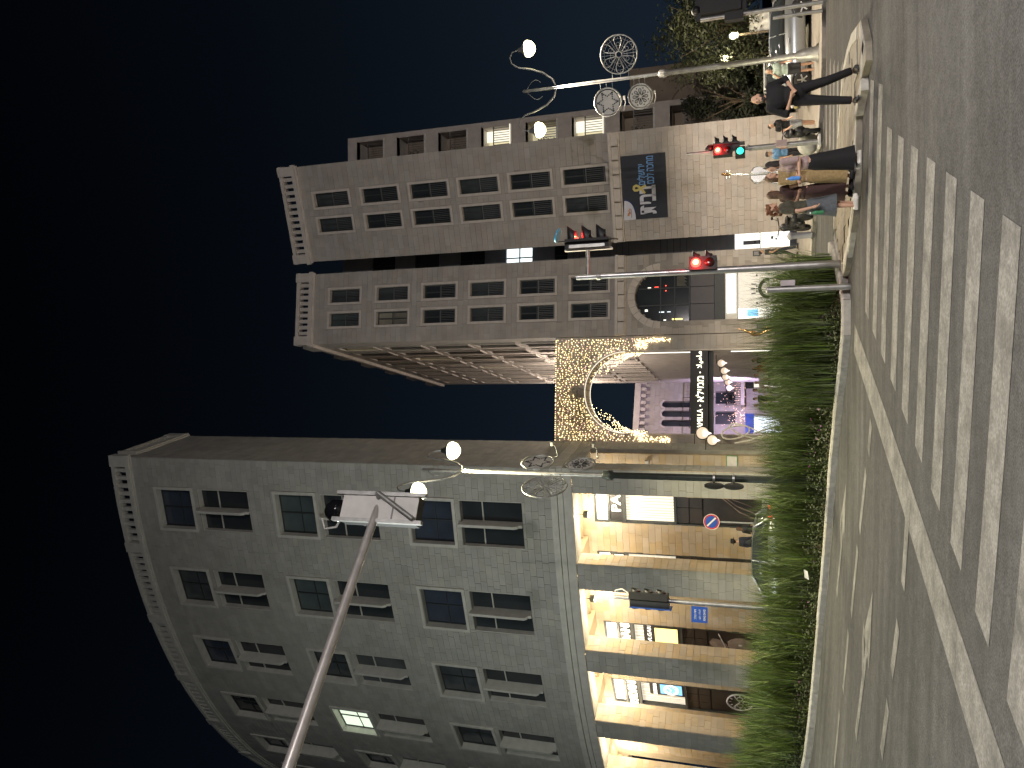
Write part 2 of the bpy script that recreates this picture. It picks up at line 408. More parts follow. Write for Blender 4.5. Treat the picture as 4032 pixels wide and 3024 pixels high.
# the zebra crossing: bars lie across the walking line from near-left to far-right
def bar(k, far=False):
    pass
LX = [(3377, 1179, 3395, 1200), (3407, 1232, 3424, 1290), (3431, 1311, 3443, 1340), (3449, 1384, 3464, 1414), (3482, 1464, 3497, 1513), (3520, 1553, 3537, 1619), (3566, 1682, 3593, 1742), (3626, 1822, 3656, 1901), (3694, 2029, 3725, 2103), (3786, 2246, 3821, 2354), (3886, 2496, 3943, 2638)]
for k in range(13):
    # left ends run from (1.15,14.3) to (-2,6.9), right ends from (3.95,13) to (1.2,6.6), .9 m a bar
    yl = 15.15 - .885 * k; yr = 14.35 - .885 * k
    if k < 1: continue
    xl = 1.62 - .42 * (15.15 - yl); xl = -2.0 + (yl - 6.92) * .432
    xr = 1.30 + (yr - 6.65) * .432
    w = .41
    a, b = P2(xl, yl), P2(xr, yr); dn = Vector((-.17, -w, 0))
    if k in (1, 2): b = P2(xr + .5, yr - .1)
    drape(a, b, b + dn, a + dn, 8, 1, .004).build('crossing_bar', M['paint'], road, fix=False)
# far half of the crossing, beyond the island
for k in range(9):
    X = 3228 + 11.5 * k + .35 * k * k
    a, b = G(X, 560 + 12 * k), G(X + 2, 235 + 6 * k); dn = Vector((0, -.42, 0))
    drape(a, b, b + dn, a + dn, 6, 1, .004).build('crossing_bar', M['paint'], road, fix=False)
# stop line
a, b = G(3365, 1331), G(3905, 3018); e = (b - a).normalized(); nn = Vector((e.y, -e.x, 0)) * .27
b = a + e * (b - a).length * 1.35
drape(a - nn, b - nn, b + nn, a + nn, 24, 2, .0045).build('stop_line', M['paint'], road, fix=False)
# lane dashes
def dash(p0, p1, w=.25):
    a, b = G(*p0), G(*p1); e = (b - a).normalized(); n = Vector((e.y, -e.x, 0)) * w / 2
    drape(a - n, b - n, b + n, a + n, 6, 1, .007).build('lane_dash', M['paint'], road, fix=False)
for p in [((3582, 1930), (3557, 2310)), ((3538, 2460), (3513, 2650)), ((3498, 2775), (3472, 2970))]: dash(*p)
for p in [((3431, 1663), (3421, 1782)), ((3411, 1855), (3386, 2090)), ((3378, 2157), (3353, 2418)), ((3342, 2489), (3321, 2720)), ((3307, 2801), (3286, 3018))]: dash(*p)
# arrows painted on the lanes
def arrow(tail, tip, side=1):
    a, b = G(*tail), G(*tip); e = (b - a).normalized(); n = Vector((e.y, -e.x, 0)); L = (b - a).length
    def q(u, v): p = a + e * u * L + n * v; return (p.x, p.y, g(p.x, p.y) + .008)
    mb = MB()
    N = 6
    for i in range(N): mb.add([q(i / N * .62, -.13), q((i + 1) / N * .62, -.13), q((i + 1) / N * .62, .13), q(i / N * .62, .13)], [(0, 1, 2, 3)])
    mb.add([q(.62, -.42), q(.81, -.21), q(1, 0), q(.81, .21), q(.62, .42)], [(0, 1, 2, 3, 4)])
    h0 = .40
    mb.add([q(h0, .08 * side), q(h0 + .1, .08 * side), q(h0 + .28, .52 * side), q(h0 + .12, .50 * side)], [(0, 1, 2, 3)])
    mb.build('lane_arrow', M['paint'], road)
arrow((3371, 2900), (3438, 2330), -1)
arrow((3296, 2340), (3333, 1900), -1)
# white edge line along the planting bed, broken
KO = [(3341, 1125), (3357, 1150), (3352, 1358), (3324, 1530), (3298, 1782), (3281, 1994), (3238, 2510), (3191, 3011)]
kerb_line = [G(*p) for p in KO]
_e = (kerb_line[-1] - kerb_line[-2]).normalized()
kerb_line += [kerb_line[-1] + Vector((-6, 5.6, 0)), kerb_line[-1] + Vector((-14, 12.5, 0))]
tipk = [G(3288, 950), G(3303, 958), G(3331, 1052)]
kerb_line = tipk + kerb_line
def resample(P, step):
    out = [P[0].copy()]; acc = 0
    for a, b in zip(P, P[1:]):
        a = Vector((a.x, a.y, 0)); b = Vector((b.x, b.y, 0)); L = (b - a).length; t = step - acc
        while t <= L: out.append(a.lerp(b, t / L)); t += step
        acc = L - (t - step)
    return out
K = resample([Vector((p.x, p.y, 0)) for p in kerb_line], .5)
for _ in range(3): K = [K[0]] + [(K[i - 1] + K[i] * 2 + K[i + 1]) / 4 for i in range(1, len(K) - 1)] + [K[-1]]
def knorm(i):
    e = (K[min(i + 1, len(K) - 1)] - K[max(i - 1, 0)]).normalized(); return Vector((-e.y, e.x, 0)) * -1   # to the planting side
NB = [knorm(i) for i in range(len(K))]
for i in range(len(NB)):
    if NB[i].y < 0: NB[i] = NB[i] * 1
def offs(i, d, z=0.0):
    p = K[i] + NB[i] * d; return Vector((p.x, p.y, g(p.x, p.y) + z))
if (K[20] + NB[20]).y < K[20].y: NB = [-n for n in NB]
bed = MB()
BW = 3.4
for i in range(len(K) - 1):
    w0 = min(BW, .35 + i * .35); w1 = min(BW, .35 + (i + 1) * .35)
    a, b = offs(i, .2, .10), offs(i + 1, .2, .10); c, d = offs(i + 1, w1, .12), offs(i, w0, .12)
    bed.add([a, b, c, d], [(0, 1, 2, 3)])
bedo = bed.build('planting_bed', M['soil'], fix=False); bedo['kind'] = 'structure'
for i in range(0, len(K) - 2, 2):
    j = i + 2; e = (K[j] - K[i]); gp = e.normalized() * .006
    a0, a1 = offs(i, 0) + gp, offs(j, 0) - gp; b0, b1 = offs(i, .26) + gp, offs(j, .26) - gp
    zt = .16 + random.uniform(-.006, .006); up = Vector((0, 0, zt)); dn = Vector((0, 0, -.1)); ch = (b0 - a0) * .1
    mb = MB()
    mb.add([a0 + dn, a1 + dn, a1 + up * .8, a0 + up * .8, a0 + up + ch, a1 + up + ch, b1 + up, b0 + up, b1 + dn, b0 + dn],
           [(0, 1, 2, 3), (3, 2, 5, 4), (4, 5, 6, 7), (7, 6, 8, 9), (0, 3, 4, 7, 9), (1, 8, 6, 5, 2)])
    mb.build('kerb_stone', M['kerb'], bedo)
    if i > 14 and (i // 2) % 5 < 3:
        n0, n1 = -NB[i] * .10, -NB[j] * .10
        p, q = K[i] + n0, K[j] + n1; r, s_ = K[j] + n1 - NB[j] * .1, K[i] + n0 - NB[i] * .1
        drape(p, q, r, s_, 3, 1, .007).build('edge_line', M['paint'], road, fix=False)
def draped(pts, up, mt, name):
    """a flat outline cut into a metre grid and laid on the ground, with a skirt"""
    bm = bmesh.new(); f = bm.faces.new([bm.verts.new((p[0], p[1], 0)) for p in pts])
    xs = [p[0] for p in pts]; ys = [p[1] for p in pts]
    for ax, lo, hi in ((0, min(xs), max(xs)), (1, min(ys), max(ys))):
        q = math.floor(lo) + 1
        while q < hi:
            co = (q, 0, 0) if ax == 0 else (0, q, 0); no = (1, 0, 0) if ax == 0 else (0, 1, 0)
            bmesh.ops.bisect_plane(bm, geom=bm.verts[:] + bm.edges[:] + bm.faces[:], plane_co=co, plane_no=no); q += 1
    bm.normal_update()
    if bm.faces[:][0].normal.z < 0: bmesh.ops.reverse_faces(bm, faces=bm.faces[:])
    bd = [e for e in bm.edges if e.is_boundary]; r = bmesh.ops.extrude_edge_only(bm, edges=bd); low = {v for v in r['geom'] if isinstance(v, bmesh.types.BMVert)}
    for v in bm.verts: v.co.z = g(v.co.x, v.co.y) + (-.25 if v in low else up)
    mb = MB(); bm.verts.index_update(); mb.v = [tuple(v.co) for v in bm.verts]; mb.f = [tuple(v.index for v in f.verts) for f in bm.faces]; mb.sm = [False] * len(mb.f); bm.free()
    return mb.build(name, mt, fix=False)
# traffic island where the people wait
IS = [(3416, 75), (3434, 160), (3436, 235), (3420, 300), (3397, 400), (3396, 560), (3392, 700), (3384, 850), (3362, 980), (3350, 1060), (3338, 1090), (3326, 1040), (3305, 965), (3300, 900), (3303, 820), (3310, 700), (3318, 560), (3326, 430), (3345, 240), (3375, 130)]
isl = [G(*p, .0) for p in IS]
n = len(isl); c = sum(isl, Vector()) / n
iso = draped([(p.x, p.y) for p in isl], .10, M['paving'], 'traffic_island'); iso['kind'] = 'structure'
I2 = [Vector((p.x, p.y, 0)) for p in isl] + [Vector((isl[0].x, isl[0].y, 0))]
I3 = resample(I2, .8)
cc = Vector((c.x, c.y, 0))
for i in range(len(I3) - 1):
    a, b = I3[i], I3[i + 1]; e = (b - a).normalized() * .006; n2 = Vector((e.y, -e.x, 0)).normalized()
    if (a + n2 - cc).length > (a - cc).length: n2 = -n2
    def zz(p, h): return Vector((p.x, p.y, g(p.x, p.y) + h))
    a, b = a + e, b - e
    q = [zz(a, -.05), zz(b, -.05), zz(b, .09), zz(a, .09), zz(a + n2 * .03, .115), zz(b + n2 * .03, .115), zz(b + n2 * .22, .115), zz(a + n2 * .22, .115), zz(b + n2 * .22, .0), zz(a + n2 * .22, 0)]
    MB().add(q, [(0, 1, 2, 3), (3, 2, 5, 4), (4, 5, 6, 7), (7, 6, 8, 9), (0, 3, 4, 7, 9), (1, 8, 6, 5, 2)]).build('kerb_stone', M['kerb'], iso)
# paving slabs of the island, each its own piece
xs = [p.x for p in isl]; ys = [p.y for p in isl]
def inside(x, y, P):
    r = False; j = len(P) - 1
    for i in range(len(P)):
        if (P[i].y > y) != (P[j].y > y) and x < (P[j].x - P[i].x) * (y - P[i].y) / (P[j].y - P[i].y) + P[i].x: r = not r
        j = i
    return r
pv = bpy.data.meshes.new('paving_slab'); pv.from_pydata([(-.5, -.5, 0), (.5, -.5, 0), (.5, .5, 0), (-.5, .5, 0), (-.5, -.5, -1), (.5, -.5, -1), (.5, .5, -1), (-.5, .5, -1)], [], [(0, 1, 2, 3), (0, 4, 5, 1), (1, 5, 6, 2), (2, 6, 7, 3), (3, 7, 4, 0)]); pv.update(); pv.materials.append(M['paving'])
y = min(ys); row = 0
while y < max(ys):
    x = min(xs) + (row % 2) * .3
    while x < max(xs):
        ok = all(inside(x + dx, y + dy, isl) for dx in (-.35, .35) for dy in (-.25, .25))
        if ok: inst('paving_slab', pv, Matrix.Translation((x, y, g(x, y) + .118 + random.uniform(-.002, .003))) @ Matrix.Diagonal((.59, .39, .03, 1)), iso)
        x += .6
    y += .4; row += 1
# pavement in front of the towers and the arcade
def strip(name, pts, up, matn, kerb=True):
    o = draped(pts, up, M[matn], name); o['kind'] = 'structure'; return o
pave = strip('pavement', [(16.5, 27.2), (16.5, 60), (12.2, 60), (12.2, 37), (7, 38.6), (2.2, 38.5), (1.6, 80), (-3.0, 80), (-3.0, 37.2), (-3.6, 33.2), (-2.5, 30.2), (0, 29.2), (3, 28), (6, 26.0), (8, 24.2), (10, 23.6), (13, 24.4)], .10, 'paving_far')
a_line = [(-2.5, 30.2), (0, 29.2), (3, 28), (6, 26.0), (8, 24.2), (10, 23.6), (13, 24.4), (16.5, 27.2)]
for p in resample([Vector((*q, 0)) for q in a_line], .9)[:-1]:
    pass
A9 = resample([Vector((*q, 0)) for q in a_line], .9)
for a, b in zip(A9, A9[1:]):
    e = (b - a).normalized() * .006; n2 = Vector((-e.y, e.x, 0)).normalized()
    a, b = a + e, b - e
    q = [zz(p, h) for p, h in ((a, -.05), (b, -.05), (b, .12), (a, .12), (a + n2 * .2, .125), (b + n2 * .2, .125), (b + n2 * .2, .02), (a + n2 * .2, .02))]
    MB().add(q, [(0, 1, 2, 3), (3, 2, 5, 4), (4, 5, 6, 7), (0, 3, 4, 7), (1, 6, 5, 2)]).build('kerb_stone', M['kerb'], pave)
arc = Arc()
FLOOR = 1.30
mb = MB()
wbox(mb, arc, -.3, 34, -.3, FLOOR, -7, 2.6); wbox(mb, arc, -.3, 34, -.3, FLOOR - .45, 2.6, 3.0); wbox(mb, arc, -.3, 34, -.3, FLOOR - .85, 3.0, 3.4)
o = mb.build('arcade_pavement', M['paving_far']); o['kind'] = 'structure'
# ornamental grass and ground cover in the planting bed
def grass():
    rnd = random.Random(3); v = []; f = []
    def blade(px, py, pz, L, lean, az, w):
        dx, dy = math.cos(az), math.sin(az); sx, sy = -dy * w, dx * w
        n = len(v); N = 4
        for i in range(N):
            t = i / N; hgt = L * t * (1 - .10 * lean * t); out = L * lean * t * t * .62; k = 1 - .75 * t
            x, y, z = px + dx * out, py + dy * out, pz + hgt
            v.extend([(x - sx * k, y - sy * k, z), (x + sx * k, y + sy * k, z)])
        t = 1; v.append((px + dx * L * lean * .62, py + dy * L * lean * .62, pz + L * (1 - .10 * lean) - L * max(0, lean - .9) * .35))
        for i in range(N - 1): a = n + 2 * i; f.append((a, a + 1, a + 3, a + 2))
        f.append((n + 2 * N - 2, n + 2 * N - 1, n + 2 * N))
    for i in range(len(K) - 1):
        vis = i < 62
        if not vis: break
        wmax = min(2.9, .5 + i * .33)
        for q in range(max(1, int(wmax / .42))):
            if rnd.random() < .08: continue
            d = .62 + (q + rnd.random() * .6) * .42 + (.28 if i > 6 else 0) - (.25 if i <= 5 else 0)
            p = offs(i, d, .1) + Vector((rnd.uniform(-.2, .2), rnd.uniform(-.2, .2), 0))
            big = rnd.uniform(.78, 1.12) * (1.0 if i > 8 else .72 + .03 * i) * (1 - .10 * math.sin(i * .55) + .06 * math.sin(i * 1.7))
            for _ in range(85 if i < 40 else 60):
                blade(p.x + rnd.gauss(0, .10), p.y + rnd.gauss(0, .10), p.z, big * rnd.uniform(.9, 2.0), abs(rnd.gauss(.42, .40)), rnd.uniform(0, 6.283), rnd.uniform(.005, .011) * (1 + i * .012))
    mb = MB(); mb.v = v; mb.f = f; mb.sm = [True] * len(f)
    o = mb.build('ornamental_grass', M['blade'], fix=False)
    tag(o, 'tall green fountain grass filling the planting bed along the road', 'grass', kind='stuff')
    v2 = []; f2 = []; v3 = []; f3 = []
    for i in range(2, 66):
        for _ in range(380):
            d = .26 + abs(rnd.gauss(0, .55)); t = rnd.random(); j = i + 1
            d = min(d, .4 + i * .3)
            p = offs(i, d, .1).lerp(offs(j, d, .1), t); h = rnd.random() ** 1.1 * .50 * min(1, (d - .1) * 1.6) * (1 if i > 6 else .5)
            s_ = rnd.uniform(.014, .042); a = rnd.uniform(0, 6.283); tl = rnd.uniform(-1, 1)
            ex = Vector((math.cos(a), math.sin(a), tl * .8)) * s_; ey = Vector((-math.sin(a), math.cos(a), rnd.uniform(-1, 1) * .8)) * s_ * .6
            c = p + Vector((0, 0, h)); fl = rnd.random() < .05 and h > .2 and math.sin(i * .8) > .1
            V_, F_ = (v3, f3) if fl else (v2, f2); n = len(V_)
            V_.extend([tuple(c - ex), tuple(c + ey), tuple(c + ex), tuple(c - ey)]); F_.append((n, n + 1, n + 2, n + 3))
    mb = MB(); mb.v = v2; mb.f = f2; mb.sm = [False] * len(f2)
    tag(mb.build('ground_cover', M['leaf'], fix=False), 'low leafy ground cover along the kerb of the planting bed', 'ground cover', kind='stuff')
    mb = MB(); mb.v = v3; mb.f = f3; mb.sm = [False] * len(f3)
    tag(mb.build('small_flowers', M['flower'], fix=False), 'tiny purple flowers scattered through the low ground cover', 'flowers', kind='stuff')
grass()
# a scrap of paper lying in the ground cover
pp = G(3185, 2265, .42)
tag(MB().add([(pp.x - .12, pp.y, pp.z), (pp.x + .1, pp.y - .03, pp.z + .03), (pp.x + .13, pp.y + .06, pp.z + .12), (pp.x - .08, pp.y + .05, pp.z + .10)], [(0, 1, 2, 3)]).build('paper_scrap', M['white_paint']), 'crumpled white paper scrap caught in the low planting', 'litter')
# ================================================================== buildings
def window_tpl(w, h, border, proud, rec, pane_mat, frame_mat, rail=True, split=.52):
    """meshes of a window unit in local space: x across, z up from the sill, -y outwards"""
    fr = MB(); b = border
    for r in ((-w / 2, w / 2, h - b, h), (-w / 2, w / 2, 0, b), (-w / 2, -w / 2 + b, b, h - b), (w / 2 - b, w / 2, b, h - b)):
        fr.box(r[0], r[1], -proud, rec, r[2], r[3])
    iw = w / 2 - b
    pane = MB().box(-iw, iw, rec - .08, rec, b, h - b)
    sash = MB()
    for x in (-iw, -.03, iw - .05): sash.box(x, x + (.06 if x == -.03 else .05), rec - .13, rec - .081, b, h - b)
    for z in (b, h - b - .05): sash.box(-iw + .05, iw - .05, rec - .125, rec - .082, z, z + .05)
    sash.box(-iw + .05, iw - .05, rec - .12, rec - .083, b + (h - 2 * b) * split, b + (h - 2 * b) * split + .04)
    rl = MB()
    if rail:
        zt = b + (h - 2 * b) * .46; y = .05
        rl.box(-iw, iw, y, y + .03, zt, zt + .035); rl.box(-iw, iw, y, y + .03, b + .06, b + .09)
        n = 8
        for k in range(1, n): x = -iw + 2 * iw * k / n; rl.box(x - .008, x + .008, y + .007, y + .023, b + .09, zt)
    def me(mb, nm, mt):
        m = bpy.data.meshes.new(nm); m.from_pydata(mb.v, [], mb.f); m.update(); m.materials.append(mt); return m
    return (me(fr, 'window', frame_mat), me(pane, 'pane', M[pane_mat]), me(sash, 'sash', M['frame_dark']), me(rl, 'railing', M['railing']) if rail else None)
_pm = {}
def pane_var(me, mname):
    k = (me.name, mname)
    if k not in _pm: m = me.copy(); m.materials.clear(); m.materials.append(M[mname]); _pm[k] = m
    return _pm[k]
def put_window(tpl, m, parent, pane=None):
    w = inst('window', tpl[0], m, parent)
    for nm, me in zip(('pane', 'sash', 'railing'), tpl[1:]):
        if me is None: continue
        if nm == 'pane' and pane: me = pane_var(me, pane)
        inst(nm, me, m, w)
    return w
def parapet(w, u0, u1, z0, z1, piers, parent, trim, bal_step=.42):
    """cornice slab, balusters, piers and coping"""
    mb = MB(); wbox(mb, w, u0 - .12, u1 + .12, z0 - .22, z0, 0, .16); wbox(mb, w, u0 - .06, u1 + .06, z0 - .34, z0 - .22, 0, .09)
    mb.build('cornice', trim, parent)
    mb = MB(); wbox(mb, w, u0 - .08, u1 + .08, z1 - .2, z1, -.28, .14); mb.build('coping', trim, parent)
    edges = []
    for a, b in piers:
        mb = MB(); wbox(mb, w, a, b, z0, z1 + .05, -.30, .17); mb.build('parapet_pier', trim, parent)
    gaps = [(p[1], q[0]) for p, q in zip(piers, piers[1:])]
    bm_ = None
    for a, b in gaps:
        n = max(1, round((b - a) / bal_step))
        for k in range(n):
            u = a + (b - a) * (k + .5) / n
            if bm_ is None:
                q = MB().box(-.095, .095, -.09, .09, 0, z1 - z0 - .2); bm_ = bpy.data.meshes.new('baluster'); bm_.from_pydata(q.v, [], q.f); bm_.update(); bm_.materials.append(trim)
            inst('baluster', bm_, w.frame(u, z0, -.05), parent)
    return
def wall_with_holes(w, u0, u1, z0, z1, holes, matn, parent, thick=.45, name='wall'):
    mb = MB()
    for r in cut([(u0, u1, z0, z1)], holes): wbox(mb, w, *r, -thick, 0)
    return mb.build(name, M[matn], parent)
# ---------------------------------------------------------------- the long curved building on the left
def left_building():
    B = thing('curved_stone_building', 'tall curved grey stone building with arcade at street level and balustraded roof', 'building', tuple(arc.pt(0, 0)), world=True)
    U1 = 32.0; PER = 4.61; ZC = 33.85
    holes = []; wins = []
    rows = [(32.25, 29.85, 29.57, 26.5), (24.95, 22.55, 22.27, 19.25), (17.62, 15.25, 14.97, 11.98)]
    for k in range(7):
        u = 1.56 + PER * k
        for ri, (a, b, c, d) in enumerate(rows):
            holes += [(u + .10, u + 2.31, b + .10, a - .10), (u + .06, u + 2.33, d, c)]; wins.append((u + 1.2, a, b, c, d, k, ri))
    wall_with_holes(arc, 0, U1, 10.6, ZC, holes, 'pale_stone_joint', B, .5)
    st = courses(arc, 0.0, U1, 10.6, ZC - .34, .31, [(a - .13, b + .13, c - .13, d + .13) if (b - a) < 2.25 else (a, b, c, d) for a, b, c, d in holes], .35, .75)
    # piers, lintel and band
    ops = [(1.08 + PER * k, 4.42 + PER * k) for k in range(7)]
    prs = [(0, 1.08)] + [(4.42 + PER * k, 5.69 + PER * k) for k in range(6)]
    side = Flat(arc.pt(0, 0), (-2.88, 37.18))
    for a, b in prs:
        mb = MB(); wbox(mb, arc, a, b, FLOOR - .3, 9.62, -1.0, 0); mb.build('pier', M['honey_stone_joint'], B)
        if a == 0: continue
    mb = MB()
    for k in range(7):
        wbox(mb, arc, ops[k][0], ops[k][1], 9.62, 10.6, -1.0, -.02)
    mb.build('lintel', M['pale_stone_trim'], B)
    for a, b, d in ((9.64, 10.02, .03), (10.04, 10.28, .06), (10.30, 10.58, .12)):
        mb = MB(); wbox(mb, arc, -.02, U1, a, b, 0, d); mb.build('string_course', M['pale_stone_trim'], B)
    for a, b in prs: st += courses(arc, a, b, FLOOR - .2, 9.6, .305, [], .4, .62)
    lay(st, 'pale_stone', B, 300)
    # stones on the inner sides of the piers
    ins = []
    for a, b in prs:
        pl = Flat(arc.pt(b, 0, -1.0), arc.pt(b, 0, 0)); pr = Flat(arc.pt(a, 0, 0), arc.pt(a, 0, -1.0))
        for q in (pl, pr): ins += courses(q, 0, q.L, FLOOR - .2, 9.6, .305, [], .4, .62)
    mb = MB()
    for m, _, _ in ins: mb.add(_UV, _UF, m)
    o = mb.build('pier_side_courses', M['honey_stone_mass'], B, fix=False); o['kind'] = 'stuff'
    # side wall towards the gate, with its own tall opening
    hs = [(.9, 3.3, FLOOR - .3, 9.4)]
    wall_with_holes(side, .0, side.L, FLOOR - .3, ZC, hs, 'pale_stone_joint', B, .5, 'side_wall')
    ss = courses(side, 0.02, side.L, FLOOR - .2, ZC - .34, .31, hs, .4, .8)
    mb = MB()
    for m, _, _ in ss: mb.add(_UV, _UF, m)
    o = mb.build('side_stone_courses', M['pale_stone_mass'], B, fix=False); o['kind'] = 'stuff'
    mb = MB(); wbox(mb, side, 0, side.L, 10.04, 10.58, 0, .1); mb.build('string_course', M['pale_stone_trim'], B)
    # windows
    fm = M['pale_stone_trim']
    up = window_tpl(2.45, 2.48, .15, .07, .42, 'glass_grey', fm, rail=False, split=.45)
    lo = MB().box(-1.135, 1.135, .30, .36, 0, 3.05)
    lom = bpy.data.meshes.new('pane'); lom.from_pydata(lo.v, [], lo.f); lom.update(); lom.materials.append(M['glass_dark'])
    rv = MB()
    for r in ((-1.135, -1.10, 0, 3.05), (1.10, 1.135, 0, 3.05), (-1.10, 1.10, 3.01, 3.05)): rv.box(r[0], r[1], .01, .30, r[2], r[3])
    rv.box(-.04, .04, .24, .30, 0, 3.0); rv.box(-1.1, 1.1, .25, .299, 1.95, 2.0); rv.box(-1.1, 1.1, .25, .299, 0, .06)
    rvm = bpy.data.meshes.new('reveal'); rvm.from_pydata(rv.v, [], rv.f); rvm.update(); rvm.materials.append(fm)
    fn = MB().prism([(0, 3.0), (0, .05), (0, .05), (0, .05)], 0, 0) if False else MB()
    pts = [(.30, .02), (.30, 3.05), (-.30, 3.05), (-.30, .34), (-.22, .22), (-.12, .18), (-.10, .02)]
    v = [(-.065, y, z) for y, z in pts] + [(.065, y, z) for y, z in pts]; n = len(pts)
    fn.add(v, [tuple(range(n)), tuple(range(2 * n - 1, n - 1, -1))] + [(j, j + n, (j + 1) % n + n, (j + 1) % n) for j in range(n)])
    fnm = bpy.data.meshes.new('fin'); fnm.from_pydata(fn.v, [], fn.f); fnm.update()
    bm = bmesh.new(); bm.from_mesh(fnm); bmesh.ops.recalc_face_normals(bm, faces=bm.faces); bm.to_mesh(fnm); bm.free(); fnm.materials.append(fm)
    lomb = lom.copy(); lomb.materials.clear(); lomb.materials.append(M['glass_grey'])
    for u, a, b, c, d, k, ri in wins:
        lit = (k == 3 and ri == 1)
        pm = 'lit_room' if lit else random.choice(['glass_grey', 'glass_blue', 'glass_teal', 'glass_grey', 'glass_dark'])
        if (k, ri) in ((0, 0), (0, 2), (2, 0)): pm = 'glass_blue'
        if (k, ri) == (1, 1): pm = 'glass_teal'
        w = put_window(up, arc.frame(u, b - .04), B, pm)
        m = arc.frame(u - .01, d)
        w2 = inst('tall_window', rvm, m, B); inst('pane', lom if random.random() < .6 else lomb, m, w2); inst('fin', fnm, m, w2)
    parapet(arc, 0, U1, ZC, 34.83, [(-.1, .5)] + [(4.84 + PER * k, 5.40 + PER * k) for k in range(6)], B, M['pale_stone_trim'])
    parapet(side, 0.6, side.L, ZC, 34.83, [(.5, .62), (side.L - .5, side.L)], B, M['pale_stone_trim'])
    # roof slab and rear so that no sky shows through the body
    mb = MB(); wbox(mb, arc, 2.2, U1, ZC - .6, ZC - .35, -5, -.5); mb.build('roof', M['pale_stone_joint'], B)
    mb = MB(); wbox(mb, arc, 2.6, U1, 9.7, ZC - .6, -5.4, -5.0); mb.build('inner_wall', M['panel_brown'], B)
    back = Flat((-2.9, 37.2), (-4.6, 46)); wall_with_holes(back, 0, back.L, FLOOR - .3, ZC, [], 'pale_stone_joint', B, .5, 'rear_wall')
    # ---- arcade: back wall with shopfronts, ceiling with beams
    D = -4.0
    D0 = -3.0
    fronts = [(1.0, 3.71), (5.37, 7.55), (9.8, 11.95), (14.15, 16.28), (18.6, 20.7), (23.0, 25.1)]
    wh = [(a, b, FLOOR, 9.35) for a, b in fronts]
    class Back:
        step = .8
        def pt(s, u, z, d=0): return arc.pt(u, z, D0 + d)
        def frame(s, u, z, d=0): return arc.frame(u, z, D0 + d)
    bk = Back()
    wall_with_holes(bk, -.0, U1, FLOOR - .3, 10.2, wh, 'honey_stone_joint', B, .4, 'arcade_wall')
    lay(courses(bk, 0.0, 22, FLOOR, 9.9, .31, wh, .4, .75), 'honey_stone', B, 240, 'arcade_stone')
    mb = MB(); wbox(mb, arc, 0, U1, 10.25, 10.4, -3.4, -.9); mb.build('arcade_ceiling', M['plaster'], B)
    for k in range(7):
        for a in ((4.55, 5.55),):
            mb = MB(); wbox(mb, arc, a[0] + PER * k, a[1] + PER * k, 9.7, 10.25, D0, -1.0); mb.build('ceiling_beam', M['plaster'], B)
            m2 = MB(); wbox(m2, arc, a[0] + PER * k - 4.5, a[0] + PER * k - .05, 9.9, 10.25, D0, D0 + .35); m2.build('ceiling_beam', M['plaster'], B)
    return B, bk, fronts
LB, BK, FRONTS = left_building()
